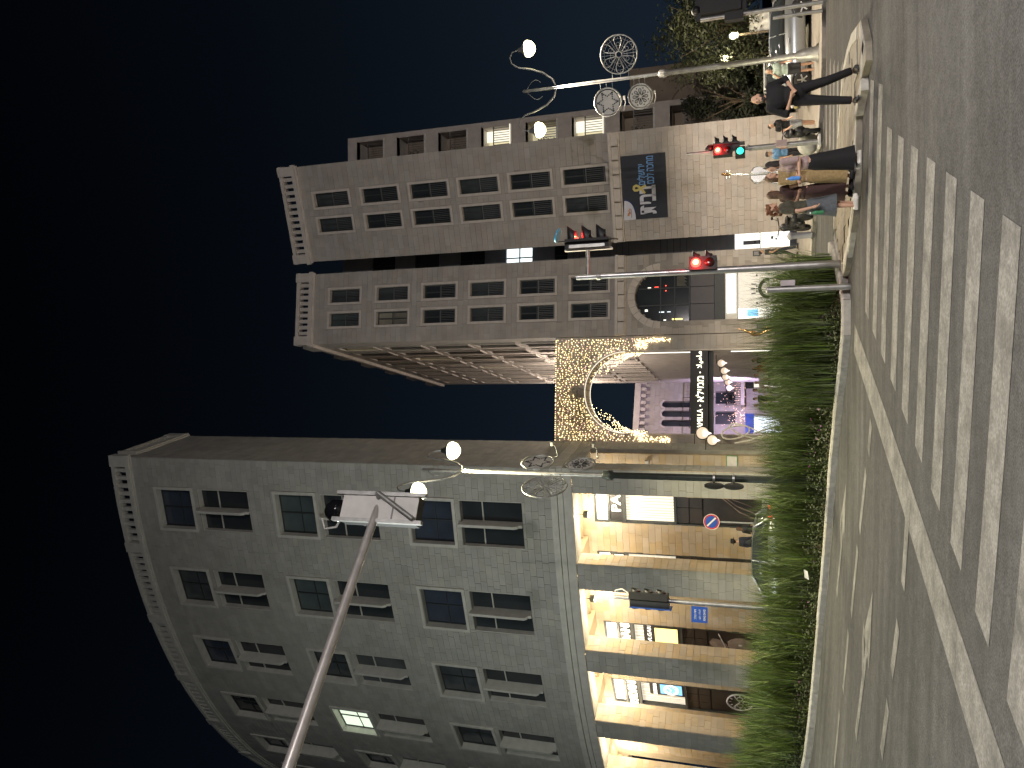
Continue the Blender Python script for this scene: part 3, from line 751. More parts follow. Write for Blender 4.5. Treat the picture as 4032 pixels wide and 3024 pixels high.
# shopfronts: one thing per shop, lit from inside
def shopfront(i, u0, u1, label, word, disp, poster):
    S = thing('shopfront', label, 'shopfront', tuple(BK.pt((u0 + u1) / 2, FLOOR)), group='shopfronts under the arcade', world=True)
    um = (u0 + u1) / 2; w = u1 - u0
    def rect(mb, a, b, z0, z1, d0, d1): return wbox(mb, BK, a, b, z0, z1, d0, d1)
    mb = MB()
    for r in ((u0, u0 + .09, FLOOR, 9.35), (u1 - .09, u1, FLOOR, 9.35), (u0 + .09, u1 - .09, 9.25, 9.35), (u0 + .09, u1 - .09, 7.86, 8.0), (u0 + .09, u1 - .09, 8.6, 8.72), (u0 + .09, u1 - .09, 5.5, 5.62)): rect(mb, *r, -.3, .02)
    mb.build('frame', M['frame_dark'], S)
    rect(MB(), u0 + .09, u1 - .09, 8.72, 9.25, -.14, -.10).build('transom_light', M['lit_white'], S)
    rect(MB(), u0 + .09, u1 - .09, 8.0, 8.6, -.12, -.04).build('sign_band', M['sign_black'], S)
    f = BK.frame(um, 8.3, 0)
    t = text_mb(word, w=min(w * .86, .34 * len(word) + .3), h=.44, depth=.06, bold=.012)
    q = MB(); q.add(t.v, t.f, f @ Matrix.Translation((0, 0, 0))); q.build('sign_letters', M['lit_letters'], S)
    rect(MB(), u0 + .09, u1 - .09, 5.62, 7.86, -.26, -.20).build('display_window', M['lit_panel'], S)
    # hanging strings / curtain folds in front of the lit back
    mb = MB()
    n = 16
    for k in range(n):
        a = u0 + .12 + (w - .24) * (k + random.random() * .5) / n
        rect(mb, a, a + .02, 5.64, 7.84, -.19, -.17)
    mb.build('curtain_folds', M['white_cloth'], S)
    if disp:
        a, b = disp[1], disp[2]
        rect(MB(), u0 + .09 + (w - .18) * a, u0 + .09 + (w - .18) * b, 5.62, 7.4, -.16, -.08).build('display_panel', M['sign_black'], S)
        c = u0 + .09 + (w - .18) * (a + b) / 2; ww = (w - .18) * (b - a)
        rect(MB(), c - ww * .36, c + ww * .36, 5.75, 6.85, -.075, -.05).build('display_screen', M[disp[3]], S)
        t = text_mb(disp[0], w=ww * .85, h=.19, depth=.02, bold=.01); q = MB(); q.add(t.v, t.f, BK.frame(c, 7.12, -.07)); q.build('display_letters', M['lit_white'], S)
        if disp[3] == 'lit_blue':
            q = MB(); fr = BK.frame(c, 6.3, -.04); q.tube([(.36 * math.cos(k * math.pi / 12), 0, .36 * math.sin(k * math.pi / 12)) for k in range(24)], .03, 6, True, M=fr)
            for k in range(12): q.box(-.015, .015, -.01, .01, .22, .31, fr @ Matrix.Rotation(k * math.pi / 6, 4, 'Y'))
            q.box(-.02, .02, -.02, .0, 0, .22, fr @ Matrix.Rotation(.9, 4, 'Y')); q.box(-.02, .02, -.02, .0, 0, .26, fr @ Matrix.Rotation(-1.2, 4, 'Y'))
            q.build('watch_picture', M['lit_white'], S)
    # dark cladding panels
    nx = 3
    for a in range(nx):
        for z0 in (4.34, 4.95):
            rect(MB(), u0 + .1 + (w - .2) * a / nx + .012, u0 + .1 + (w - .2) * (a + 1) / nx - .012, z0, z0 + .57, -.2, -.06).build('cladding_panel', M['panel_brown'], S)
    rect(MB(), u0 + .09, u1 - .09, 4.3, 5.5, -.3, -.201).build('cladding_backing', M['sign_black'], S)
    rect(MB(), u0 + .09, u1 - .09, FLOOR, 4.3, -.2, -.08).build('poster', M['poster_dark'], S)
    pf = BK.frame(um, 2.9, -.075)
    if poster == 'watch':
        q = MB()
        q.tube([(.62 * math.cos(k * math.pi / 18), 0, .62 * math.sin(k * math.pi / 18)) for k in range(36)], .045, 6, True, M=pf)
        for k in range(12): q.box(-.03, .03, -.012, .012, .42, .55, pf @ Matrix.Rotation(k * math.pi / 6, 4, 'Y'))
        for dx, dz in ((-.26, 0), (.26, 0), (0, -.28)): q.tube([(dx + .14 * math.cos(k * math.pi / 9), 0, dz + .14 * math.sin(k * math.pi / 9)) for k in range(18)], .02, 5, True, M=pf)
        q.box(-.02, .02, -.015, .01, 0, .4, pf @ Matrix.Rotation(1.0, 4, 'Y')); q.box(-.02, .02, -.015, .01, 0, .5, pf @ Matrix.Rotation(-.9, 4, 'Y'))
        q.build('watch_picture', M['print_white'], S)
        MB().box(-.35, .25, -.02, 0, -1.25, -.85, pf).build('red_print', M['sign_red'], S)
    elif poster == 'lines':
        q = MB()
        for k in range(5):
            q.tube([(-.9 + .35 * k, 0, -1.1 + .2 * k), (-.5 + .28 * k, 0, -.2 + .12 * k), (.1 + .2 * k, 0, .5 + .1 * k), (.55 + .1 * k, 0, 1.25)], .03 - .003 * k, 5, M=pf)
        q.build('poster_print', M['poster_grey'], S)
        q = MB()
        for k in range(7): q.box(-1.0 + .25 * k, -.82 + .25 * k, -.02, .0, -1.45, -1.15, pf)
        q.build('poster_print', M['print_white'], S)
    elif poster == 'jewel':
        q = MB(); q.ell((0.1, 0, -.1), (.42, .03, .62), 14, 8, M=pf); q.ell((-.5, 0, .75), (.3, .02, .5), 12, 6, M=pf @ Matrix.Rotation(.6, 4, 'Y')); q.build('poster_print', M['poster_grey'], S)
        q = MB(); q.tube([(-.85, 0, .2), (-.3, 0, -.6), (.3, 0, -1.1), (.85, 0, -1.3)], .03, 5, M=pf); q.tube([(-.8, 0, 1.2), (-.1, 0, .6), (.7, 0, .9)], .03, 5, M=pf); q.ell((.1, -.02, -.1), (.06, .03, .1), M=pf); q.build('poster_print', M['print_white'], S)
    return S
shopfront(0, *FRONTS[0], 'bright jeweller shopfront with strings of lights next to the corner pier', 'PAD', None, 'lines')
shopfront(1, *FRONTS[1], 'narrowly seen shopfront with dark lower panel beside the man in the hat', 'DANI', None, 'plain')
shopfront(2, *FRONTS[2], 'shopfront with BVLGARI lettering and glowing yellow display behind blue street sign', 'PADANI', ('BVLGARI', 0.0, .74, 'lit_gold'), 'jewel')
shopfront(3, *FRONTS[3], 'shopfront with BREITLING lettering, blue watch display and large watch poster', 'PADANI', ('BREITLING', 0.0, .55, 'lit_blue'), 'watch')
shopfront(4, *FRONTS[4], 'leftmost shopfront, seen edge on past the last arcade pier', 'PADANI', None, 'plain')
# warm lamps fixed under the arcade ceiling
for k in range(6):
    c = arc.pt(2.75 + 4.61 * k, 9.35, -1.7)
    L = thing('arcade_lamp', ['warm ceiling lamp in the arcade bay nearest the gate', 'warm ceiling lamp in the second arcade bay from the gate', 'warm ceiling lamp in the arcade bay with the blue street sign', 'warm ceiling lamp in the arcade bay with the watch poster', 'warm ceiling lamp in the fifth arcade bay from the gate', 'warm ceiling lamp in the arcade bay past the picture edge'][k], 'lamp', tuple(c), group='arcade ceiling lamps', world=True)
    MB().lathe([(.02, c.z + .9), (.02, c.z + .25), (.16, c.z + .22), (.18, c.z + .05), (.16, c.z)], 12, Matrix.Translation((c.x, c.y, 0))).build('housing', M['dark_iron'], L)
    MB().lathe([(.15, c.z - .012), (.12, c.z - .03), (.02, c.z - .04)], 12, Matrix.Translation((c.x, c.y, 0))).build('diffuser', M['lit_white'], L)
    light('lamp_light', 'POINT', (c.x, c.y, c.z - .3), 380, (1.0, .84, .60), L, .2)
# plaque and camera on the side of the corner pier
_f = BK.frame(.3, 3.0, .03)
q = thing('wall_plaque', 'small white plaque with green border on arcade wall', 'sign', tuple(_f.translation), world=True)
MB().box(-.3, .3, -.03, 0, -.25, .25, _f).build('plate', mat('plaque_green', (.12, .28, .14), .5), q); MB().box(-.26, .26, -.045, -.031, -.21, .21, _f).build('plate_face', M['white_paint'], q)
for t_, z_ in (('15', .1), ('BUILDING', -.08)):
    pass
_f = BK.frame(.35, 6.8, .03)
q = thing('security_camera', 'small white security camera on arcade wall above the plaque', 'camera', tuple(_f.translation), world=True)
MB().box(-.05, .05, -.12, 0, -.05, .05, _f).build('bracket', M['dark_iron'], q); MB().box(-.09, .09, -.4, -.121, -.16, -.0, _f).build('camera_body', M['white_paint'], q)
# ---------------------------------------------------------------- the two towers, the slot between them, the gate
RTW = Flat((6.97, 38.05), (11.9, 36.5)); LTW = Flat((2.33, 38.0), (6.3, 38.3)); AW = Flat((-2.95, 37.6), (2.3, 38.02))
def bracket_cornice(w, u0, u1, z0, z1, parent, step=.62):
    mb = MB(); wbox(mb, w, u0, u1, z1 - .14, z1, 0, .34); mb.build('cornice_slab', M['rose_stone_trim'], parent)
    mb = MB(); wbox(mb, w, u0, u1, z0 - .02, z1 - .14, 0, .12); mb.build('cornice_band', M['rose_stone_trim'], parent)
    n = round((u1 - u0) / step)
    for k in range(n):
        a = u0 + (u1 - u0) * k / n; mb = MB(); wbox(mb, w, a + .03, a + (u1 - u0) / n - .03, z0 + .03, z1 - .145, .12, .29); mb.build('cornice_block', M['rose_stone_trim'], parent)
def tower(name, label, w, cols, tops, hh, ww, flank, panes, extra_holes=(), keep=None, zb=-.4):
    T = thing(name, label, 'building', tuple(w.pt(w.L / 2, 0)), world=True)
    holes = []; ins = []
    for u in cols:
        for z in tops: holes.append((u - ww / 2 + .08, u + ww / 2 - .08, z - hh + .08, z - .08)); ins.append((u, z - hh))
    wall_with_holes(w, 0, w.L, zb, 26.0, holes + list(extra_holes), 'rose_stone_joint', T, .45)
    big = [(a - .1, b + .1, c - .1, d + .1) for a, b, c, d in holes]
    st = courses(w, 0, w.L, zb, 8.05, .285, list(extra_holes), .38, .72, keep)
    nlow = len(st)
    up = courses(w, 0, w.L, 8.6, 25.66, .30, big, .4, .8)
    lay(st, 'rose_stone', T, 300)
    mb = MB()
    for m, _, _ in up: mb.add(_UV, _UF, m)
    o = mb.build('upper_stone_courses', M['rose_stone_mass'], T, fix=False); o['kind'] = 'stuff'
    tpl = window_tpl(ww, hh, .13, .05, .32, 'glass_dark', M['rose_stone_trim'])
    for i, (u, z) in enumerate(ins): put_window(tpl, w.frame(u, z), T, panes.get(i, 'glass_dark' if i % 3 else 'glass_grey'))
    parapet(w, 0, w.L, 26.0, 26.8, [(-.05, .45), (w.L - .45, w.L + .05)], T, M['rose_stone_trim'], .36)
    bracket_cornice(w, 0, w.L, 8.08, 8.56, T)
    return T
tz = [25.05, 22.12, 19.3, 16.54, 13.8, 11.04]
RT = tower('stone_tower', 'right stone tower with dark banner on its lower wall and two window columns', RTW, (1.945, 3.305), tz, 2.36, .99, None, {3: 'glass_grey', 5: 'glass_grey'})
fl = Flat(RTW.pt(RTW.L, 0), (14.2, 44.5)); wall_with_holes(fl, 0.0, fl.L, -.4, 26.0, [], 'rose_stone_joint', RT, .4, 'side_wall')
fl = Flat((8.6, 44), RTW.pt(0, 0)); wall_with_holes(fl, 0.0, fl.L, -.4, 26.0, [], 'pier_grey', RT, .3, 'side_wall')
# --- left tower: arched shop window below
tzl = [24.83, 21.9, 19.12, 16.42, 13.7, 10.97]
AC, AR, AS = 1.91, 1.26, 6.38
ah = [(AC - AR, AC + AR, -.5, AS)]
nseg = 12
for k in range(nseg):
    a0 = math.pi * k / nseg; a1 = math.pi * (k + 1) / nseg
    x0, x1 = sorted((AC + AR * math.cos(a0), AC + AR * math.cos(a1))); ah.append((x0, x1, AS - .01, AS + AR * max(math.sin((a0 + a1) / 2), .0)))
def keep_arch(u0, u1, z0, z1):
    return all(math.hypot(u - AC, max(0, z - AS)) > AR + .10 or z < AS and abs(u - AC) > AR for u in (u0, u1) for z in (z0, z1))
LT = tower('stone_tower', 'left stone tower with arched shop window at its foot, beside the gate', LTW, (1.325, 2.665), tzl, 2.14, .99, None, {1: 'blind', 7: 'glass_grey', 0: 'glass_teal'}, ah, keep_arch)
# arch stones round the shop window
def voussoirs(w, c, zs, r0, r1, n, d0, d1, matn, parent, name='arch_stone'):
    for k in range(n):
        a0 = math.pi * k / n + .008; a1 = math.pi * (k + 1) / n - .008; mb = MB(); rg = []
        for t in range(4):
            a = a0 + (a1 - a0) * t / 3
            rg.append([w.pt(c + r * math.cos(a), zs + r * math.sin(a), d) for r, d in ((r0, d0), (r1, d0), (r1, d1), (r0, d1))])
        mb.rings(rg, smooth=False).build(name, M[matn], parent)
voussoirs(LTW, AC, AS, AR, AR + .34, 13, -.45, .03, 'rose_stone_trim', LT)
# flank of the left tower along the lane behind the gate
FK = Flat((0.0, 56.85), LTW.pt(0, 0))
fh = []
for k in range(9):
    for z in tzl: fh.append((1.2 + 1.95 * k, 2.1 + 1.95 * k, z - 2.2, z))
wall_with_holes(FK, 0, FK.L - .02, -.2, 26.0, fh, 'rose_stone_trim', LT, .45, 'side_wall')
wr = MB().box(-.45, .45, .26, .30, 0, 2.2); me1 = bpy.data.meshes.new('window'); me1.from_pydata(wr.v, [], wr.f); me1.update(); me1.materials.append(M['glass_grey'])
wf = MB()
for r in ((-.60, -.45, -.1, 2.3), (.45, .60, -.1, 2.3), (-.45, .45, 2.2, 2.3), (-.45, .45, -.1, 0)): wf.box(r[0], r[1], -.06, .26, r[2], r[3])
me2 = bpy.data.meshes.new('window_frame'); me2.from_pydata(wf.v, [], wf.f); me2.update(); me2.materials.append(M['rose_stone_trim'])
lw = me1.copy(); lw.materials.clear(); lw.materials.append(emis('lit_dim', (1.0, .9, .6), .35))
for i, (a, b, c, d) in enumerate(fh):
    w_ = inst('window', me2, FK.frame((a + b) / 2, c), LT); inst('pane', lw if i % 11 == 4 else me1, FK.frame((a + b) / 2, c), w_)
mb = MB(); wbox(mb, FK, 0, FK.L, 25.7, 26.0, 0, .18); mb.build('cornice', M['rose_stone_trim'], LT)
for k in range(6): mb = MB(); wbox(mb, FK, .2 + 3.4 * k, 1.3 + 3.4 * k, 26.0, 26.8, -.3, .12); mb.build('parapet_pier', M['rose_stone_trim'], LT)
mb = MB(); wbox(mb, FK, 0, FK.L, 26.0, 26.6, -.25, 0); mb.build('parapet', M['rose_stone_trim'], LT)
# --- shop in the foot of the left tower
def arched_shop():
    S = thing('arched_shop', 'shop with glazed arch and bright white window at the foot of left tower', 'shop', tuple(LTW.pt(AC, 0)), world=True)
    w = LTW
    pts = [(AC + (AR - .02) * math.cos(math.pi * k / 24), AS + (AR - .02) * math.sin(math.pi * k / 24)) for k in range(25)] + [(AC - AR + .02, 5.0), (AC + AR - .02, 5.0)]
    mb = MB(); n = len(pts); v = [w.pt(u, z, -.36) for u, z in pts] + [w.pt(u, z, -.32) for u, z in pts]
    mb.add(v, [tuple(range(n)), tuple(range(2 * n - 1, n - 1, -1))] + [(j, j + n, (j + 1) % n + n, (j + 1) % n) for j in range(n)]); mb.build('arched_glass', M['glass_dark'], S)
    mb = MB()
    for u in (AC - .42, AC + .42): wbox(mb, w, u - .025, u + .025, 5.0, 7.45, -.319, -.26)
    for z in (5.0, 5.7, 6.38): wbox(mb, w, AC - AR + .02, AC + AR - .02, z, z + .05, -.318, -.265)
    mb.build('glazing_bars', M['frame_dark'], S)
    # what shows inside: shelf lights, small red and white marks
    for (u, z, a, b, mt) in ((2.35, 6.95, .09, .16, 'lit_white'), (1.25, 7.1, .1, .13, 'lit_white'), (2.4, 6.6, .02, .2, 'tail_red'), (2.2, 6.15, .04, .05, 'tail_red'), (2.45, 6.15, .04, .05, 'tail_red'), (1.15, 6.35, .04, .24, 'lit_cool'), (1.15, 6.0, .03, .17, 'lit_cool'), (.78, 5.6, .07, .5, 'lit_gold'), (.75, 6.2, .05, .12, 'lit_white')):
        mb = MB(); wbox(mb, w, u - a / 2, u + a / 2, z - b / 2, z + b / 2, -.30, -.27); mb.build('shelf_light', M[mt], S)
    for k in range(9): mb = MB(); wbox(mb, w, 2.42 + .055 * k, 2.44 + .055 * k, 5.15 + .05 * (k % 3), 5.62, -.30, -.28); mb.build('bottle_row', M['blind'], S)
    for k in range(3):
        u0 = AC - AR + 2 * AR * k / 3; mb = MB(); wbox(mb, w, u0 + .015, u0 + 2 * AR / 3 - .015, 3.86, 4.97, -.35, -.25); mb.build('dark_panel', M['panel_brown'], S)
    mb = MB(); wbox(mb, w, AC - AR, AC + AR, 3.36, 3.84, -.35, -.22); mb.build('dark_panel', M['frame_dark'], S)
    mb = MB(); wbox(mb, w, AC - AR, AC + AR, 2.78, 3.34, -.35, -.12); mb.build('fascia', M['white_paint'], S)
    mb = MB(); wbox(mb, w, AC - .95, AC + .92, 2.86, 3.26, -.119, -.09); mb.build('fascia_light', M['lit_cool'], S)
    mb = MB(); wbox(mb, w, AC - AR, AC + AR, .2, 2.75, -.40, -.36); mb.build('bright_interior', M['lit_white'], S)
    mb = MB(); wbox(mb, w, AC - .72, AC + 1.02, .2, 2.74, -.30, -.24); mb.build('window_board', mat('window_board', (.62, .6, .55), .6, var=.08, emit=(1, .95, .85), estr=.28), S)
    mb = MB(); wbox(mb, w, AC - 1.12, AC - .78, 1.85, 2.35, -.34, -.30); mb.build('blue_poster', M['lit_blue'], S)
    f = w.frame(AC + .18, 1.35, -.2)
    mb = MB(); mb.tube([(.42 * math.cos(a), 0, .42 * math.sin(a)) for a in [math.pi * (1.0 - k / 20) for k in range(21)]], .075, 8, M=f)
    for dx in (-.12, 0, .12): mb.box(dx - .018, dx + .018, -.02, .02, .62, .82, f @ Matrix.Rotation(dx * 1.2, 4, 'Y')); mb.ell((dx, 0, .55), .035, M=f)
    mb.build('shop_emblem', M['black_plastic'], S)
    for u, z in ((AC + .82, 1.9), (AC - .5, 1.9)): mb = MB(); mb.lathe([(.04, 0), (.04, .03), (.01, .031)], 10, w.frame(u, z, -.235) @ Matrix.Rotation(R(90), 4, 'X')); mb.build('glass_fixing', M['black_plastic'], S)
    mb = MB(); wbox(mb, w, AC - AR - .02, AC + AR + .02, -.3, .2, -.4, -.05); mb.build('threshold', M['pier_grey'], S)
    return S
arched_shop()
# two small plaques on the tower foot
for u, z, lb in ((.25, 1.75, 'small dark framed plaque low on left tower beside bronze dancer'), (3.72, 1.9, 'small dark framed plaque on left tower beside the slot doorway')):
    q = thing('wall_plaque', lb, 'sign', tuple(LTW.pt(u, z, .03)), world=True)
    mb = MB(); wbox(mb, LTW, u - .13, u + .13, z - .17, z + .17, .026, .05); mb.build('frame', M['frame_dark'], q)
    mb = MB(); wbox(mb, LTW, u - .09, u + .09, z - .12, z + .12, .05, .056); mb.build('plate_face', M['railing'], q)
# --- slot building between the towers
SB = thing('slot_building', 'narrow recessed dark facade between the two towers with lit doorway', 'building', (7.0, 40.6, 0), world=True)
SW = Flat((5.6, 40.4), (8.6, 40.6))
sh = []
for k in range(7): sh.append((.75, 1.9, 23.3 - 2.75 * k - 1.5, 23.3 - 2.75 * k))
sh.append((1.0, 1.95, .35, 2.95))
wall_with_holes(SW, 0, SW.L, -.3, 25.2, sh, 'pier_grey', SB, .3)
for i, (a, b, c, d) in enumerate(sh[:-1]):
    mb = MB(); wbox(mb, SW, a, b, c, d, -.2, -.16)
    w_ = mb.build('window', M['lit_cool'] if i == 3 else M['glass_grey'] if i % 2 else M['glass_dark'], SB)
    mb = MB()
    for q_ in ((a, a + .05, c, d), (b - .05, b, c, d), ((a + b) / 2 - .03, (a + b) / 2 + .03, c, d), (a + .05, b - .05, (c + d) / 2 - .03, (c + d) / 2 + .03)): wbox(mb, SW, *q_, -.159, -.1)
    mb.build('sash', M['frame_dark'], w_)
mb = MB(); wbox(mb, SW, 1.0, 1.95, .35, 2.95, -.25, -.2); dd = mb.build('doorway', M['lit_white'], SB)
mb = MB(); wbox(mb, SW, 1.0, 1.95, 1.72, 1.76, -.199, -.15); mb.build('door_rail', M['frame_dark'], dd)
mb = MB(); wbox(mb, SW, 1.3, 1.5, 1.75, 2.55, -.199, -.17); mb.build('door_poster', M['pier_grey'], dd)
mb = MB()
for z, u in ((1.98, 1.42), (.98, 1.5)): mb.ell(SW.pt(u, z, -.14), .05)
mb.build('door_handle', M['black_plastic'], dd)
for k in range(26):
    mb = MB(); wbox(mb, SW, .3, 2.6, 3.0 + .33 * k + .01, 3.0 + .33 * k + .32, .002, .03); mb.build('cladding_slab', M['pier_grey'], SB)
# --- gate wall with the big arch
GC, GR, GS = 2.5, 2.04, 8.1
def gate():
    T = thing('arched_gate', 'pale stone gate wall with round arch draped in fairy lights between the buildings', 'gate', tuple(AW.pt(GC, 0)), world=True)
    hs = [(GC - GR, GC + GR, -.5, GS)]
    for k in range(20):
        a0 = math.pi * k / 20; a1 = math.pi * (k + 1) / 20; x0, x1 = sorted((GC + GR * math.cos(a0), GC + GR * math.cos(a1)))
        hs.append((x0, x1, GS - .01, GS + GR * math.sin((a0 + a1) / 2)))
    wall_with_holes(AW, -.05, AW.L, -.3, 11.63, hs, 'rose_stone_joint', T, 1.15)
    def kp(u0, u1, z0, z1): return all(math.hypot(u - GC, z - GS) > GR + .12 if z > GS else abs(u - GC) > GR - .001 for u in (u0, u1) for z in (z0, z1))
    lay(courses(AW, 0, AW.L, -.2, 11.6, .30, hs, .4, .75, kp), 'rose_stone', T, 300)
    voussoirs(AW, GC, GS, GR - .03, GR + .30, 19, -1.18, .045, 'rose_stone_trim', T)
    for s in (-1, 1):
        mb = MB(); wbox(mb, AW, GC + s * (GR - .02) - .03, GC + s * (GR - .02) + .03, -.2, GS, -1.17, .035); mb.build('jamb', M['rose_stone_trim'], T)
    for d in (.06, -1.2):        # slim light strip following each edge of the arch
        mb = MB(); mb.tube([AW.pt(GC + (GR - .05) * math.cos(math.pi * k / 40), GS + (GR - .05) * math.sin(math.pi * k / 40), d) for k in range(41)], .022, 6); mb.build('rim_light', M['lit_panel'], T)
    return T
GATE = gate()
# sign beam
SG = thing('gate_sign', 'black beam across the gate with glowing white trilingual MAMILLA lettering', 'sign', tuple(AW.pt(GC, 4.1, -.2)), world=True)
mb = MB(); wbox(mb, AW, GC - GR + .03, GC + GR - .03, 4.14, 4.96, -.7, .03); mb.build('beam', M['sign_black'], SG)
mb = MB(); wbox(mb, AW, GC - GR + .03, GC + GR - .03, 3.93, 4.12, -.75, -.3); mb.build('lower_beam', M['frame_dark'], SG)
for t, u, w_, h_ in (('MAMILLA', 1.13, 1.12, .25), ('\u05d0\u05dc\u05d9\u05de\u05de', 2.64, 1.22, .36), ('\ufefc\ufef4\ufee3\ufe8e\ufee3', 4.04, .80, .32)):
    q = MB(); tt = text_mb(t, w=w_, h=h_, depth=.04, bold=0.0); q.add(tt.v, tt.f, AW.frame(u, 4.52, .055)); q.build('sign_letters', M['lit_letters'], SG)
for u in (1.85, 3.43): MB().ell((0, 0, 0), (.035, .02, .035), M=AW.frame(u, 4.5, .05)).build('sign_dot', M['lit_letters'], SG)
# uplights at the gate jambs
for s, z, lb in ((1, 4.98, 'slim glowing strip lamp above the sign on right gate jamb'), (1, .9, 'slim glowing strip lamp below the sign on right gate jamb')):
    p = AW.pt(GC + GR - .10, z, -.5); L = thing('strip_lamp', lb, 'lamp', tuple(p), world=True)
    mb = MB(); wbox(mb, AW, GC + GR - .09, GC + GR - .052, z, z + 2.2, -.55, -.45); mb.build('diffuser', M['lit_white'], L)
    mb = MB(); wbox(mb, AW, GC + GR - .052, GC + GR - .03, z - .03, z + 2.23, -.57, -.43); mb.build('housing', M['steel'], L)
# fairy lights on the gate: strings hanging down the wall, and nets under the arch
def fairy():
    rnd = random.Random(5); A = []; Bk = []
    def on_wall(u, z): return z > GS and math.hypot(u - GC, z - GS) > GR + .02 or z <= GS and abs(u - GC) > GR
    n = 48
    for k in range(n):
        u = .1 + (AW.L - .2) * (k + .5) / n
        z = 11.58
        while z > 5.9:
            uu = u + rnd.gauss(0, .022); edge = min(u, AW.L - u)
            zmin = 7.25 if edge > .55 else 7.0
            if edge < .42: zmin = 7.2 - (.42 - edge) * 3.2
            lim = zmin
            if abs(u - GC) < .30 and z < 10.9: lim = 10.75 + rnd.uniform(-.3, .3)
            if z > lim and on_wall(uu, z): (A if rnd.random() < .8 else Bk).append(AW.pt(uu, z, .07))
            z -= rnd.uniform(.09, .25)
    for s in (-1, 1):                         # yellow tails on the jamb faces
        for _ in range(75): A.append(AW.pt((.22 if s < 0 else AW.L - .22) + rnd.gauss(0, .06), rnd.uniform(5.9, 7.4), .08))
        for _ in range(55): A.append(AW.pt((.45 if s < 0 else AW.L - .45) + rnd.gauss(0, .10), rnd.uniform(7.0, 7.6), .08))
    for s in (-1, 1):                         # nets swagged under the arch
        for k in range(13):
            t0 = R(12 + 5.2 * k)
            for j in range(30):
                t = j / 29; r = GR - .02
                x0, z0 = s * r * math.cos(t0), GS + r * math.sin(t0); x1, z1 = s * r * .99, GS - .9 + .08 * k
                x = x0 + (x1 - x0) * t; z = z0 + (z1 - z0) * t - .35 * math.sin(math.pi * t)
                if rnd.random() < .55: A.append(AW.pt(GC + x + rnd.gauss(0, .03), z + rnd.gauss(0, .03), -.9 + .5 * rnd.random()))
    oc = [(1, 0, 0), (-1, 0, 0), (0, 1, 0), (0, -1, 0), (0, 0, 1), (0, 0, -1)]; of = [(0, 2, 4), (2, 1, 4), (1, 3, 4), (3, 0, 4), (2, 0, 5), (1, 2, 5), (3, 1, 5), (0, 3, 5)]
    for pts, mt in ((A, 'fairy'), (Bk, 'fairy_pink')):
        mb = MB()
        for p in pts:
            r = rnd.uniform(.015, .027); mb.add([(p.x + c[0] * r, p.y + c[1] * r, p.z + c[2] * r) for c in oc], of)
        o = mb.build('fairy_lights', M[mt], fix=False)
        tag(o, 'curtain of warm yellow fairy lights hung over the gate arch' if mt == 'fairy' else 'scattered pinkish fairy lights among the curtain on the gate arch', 'fairy lights', kind='stuff')
fairy()
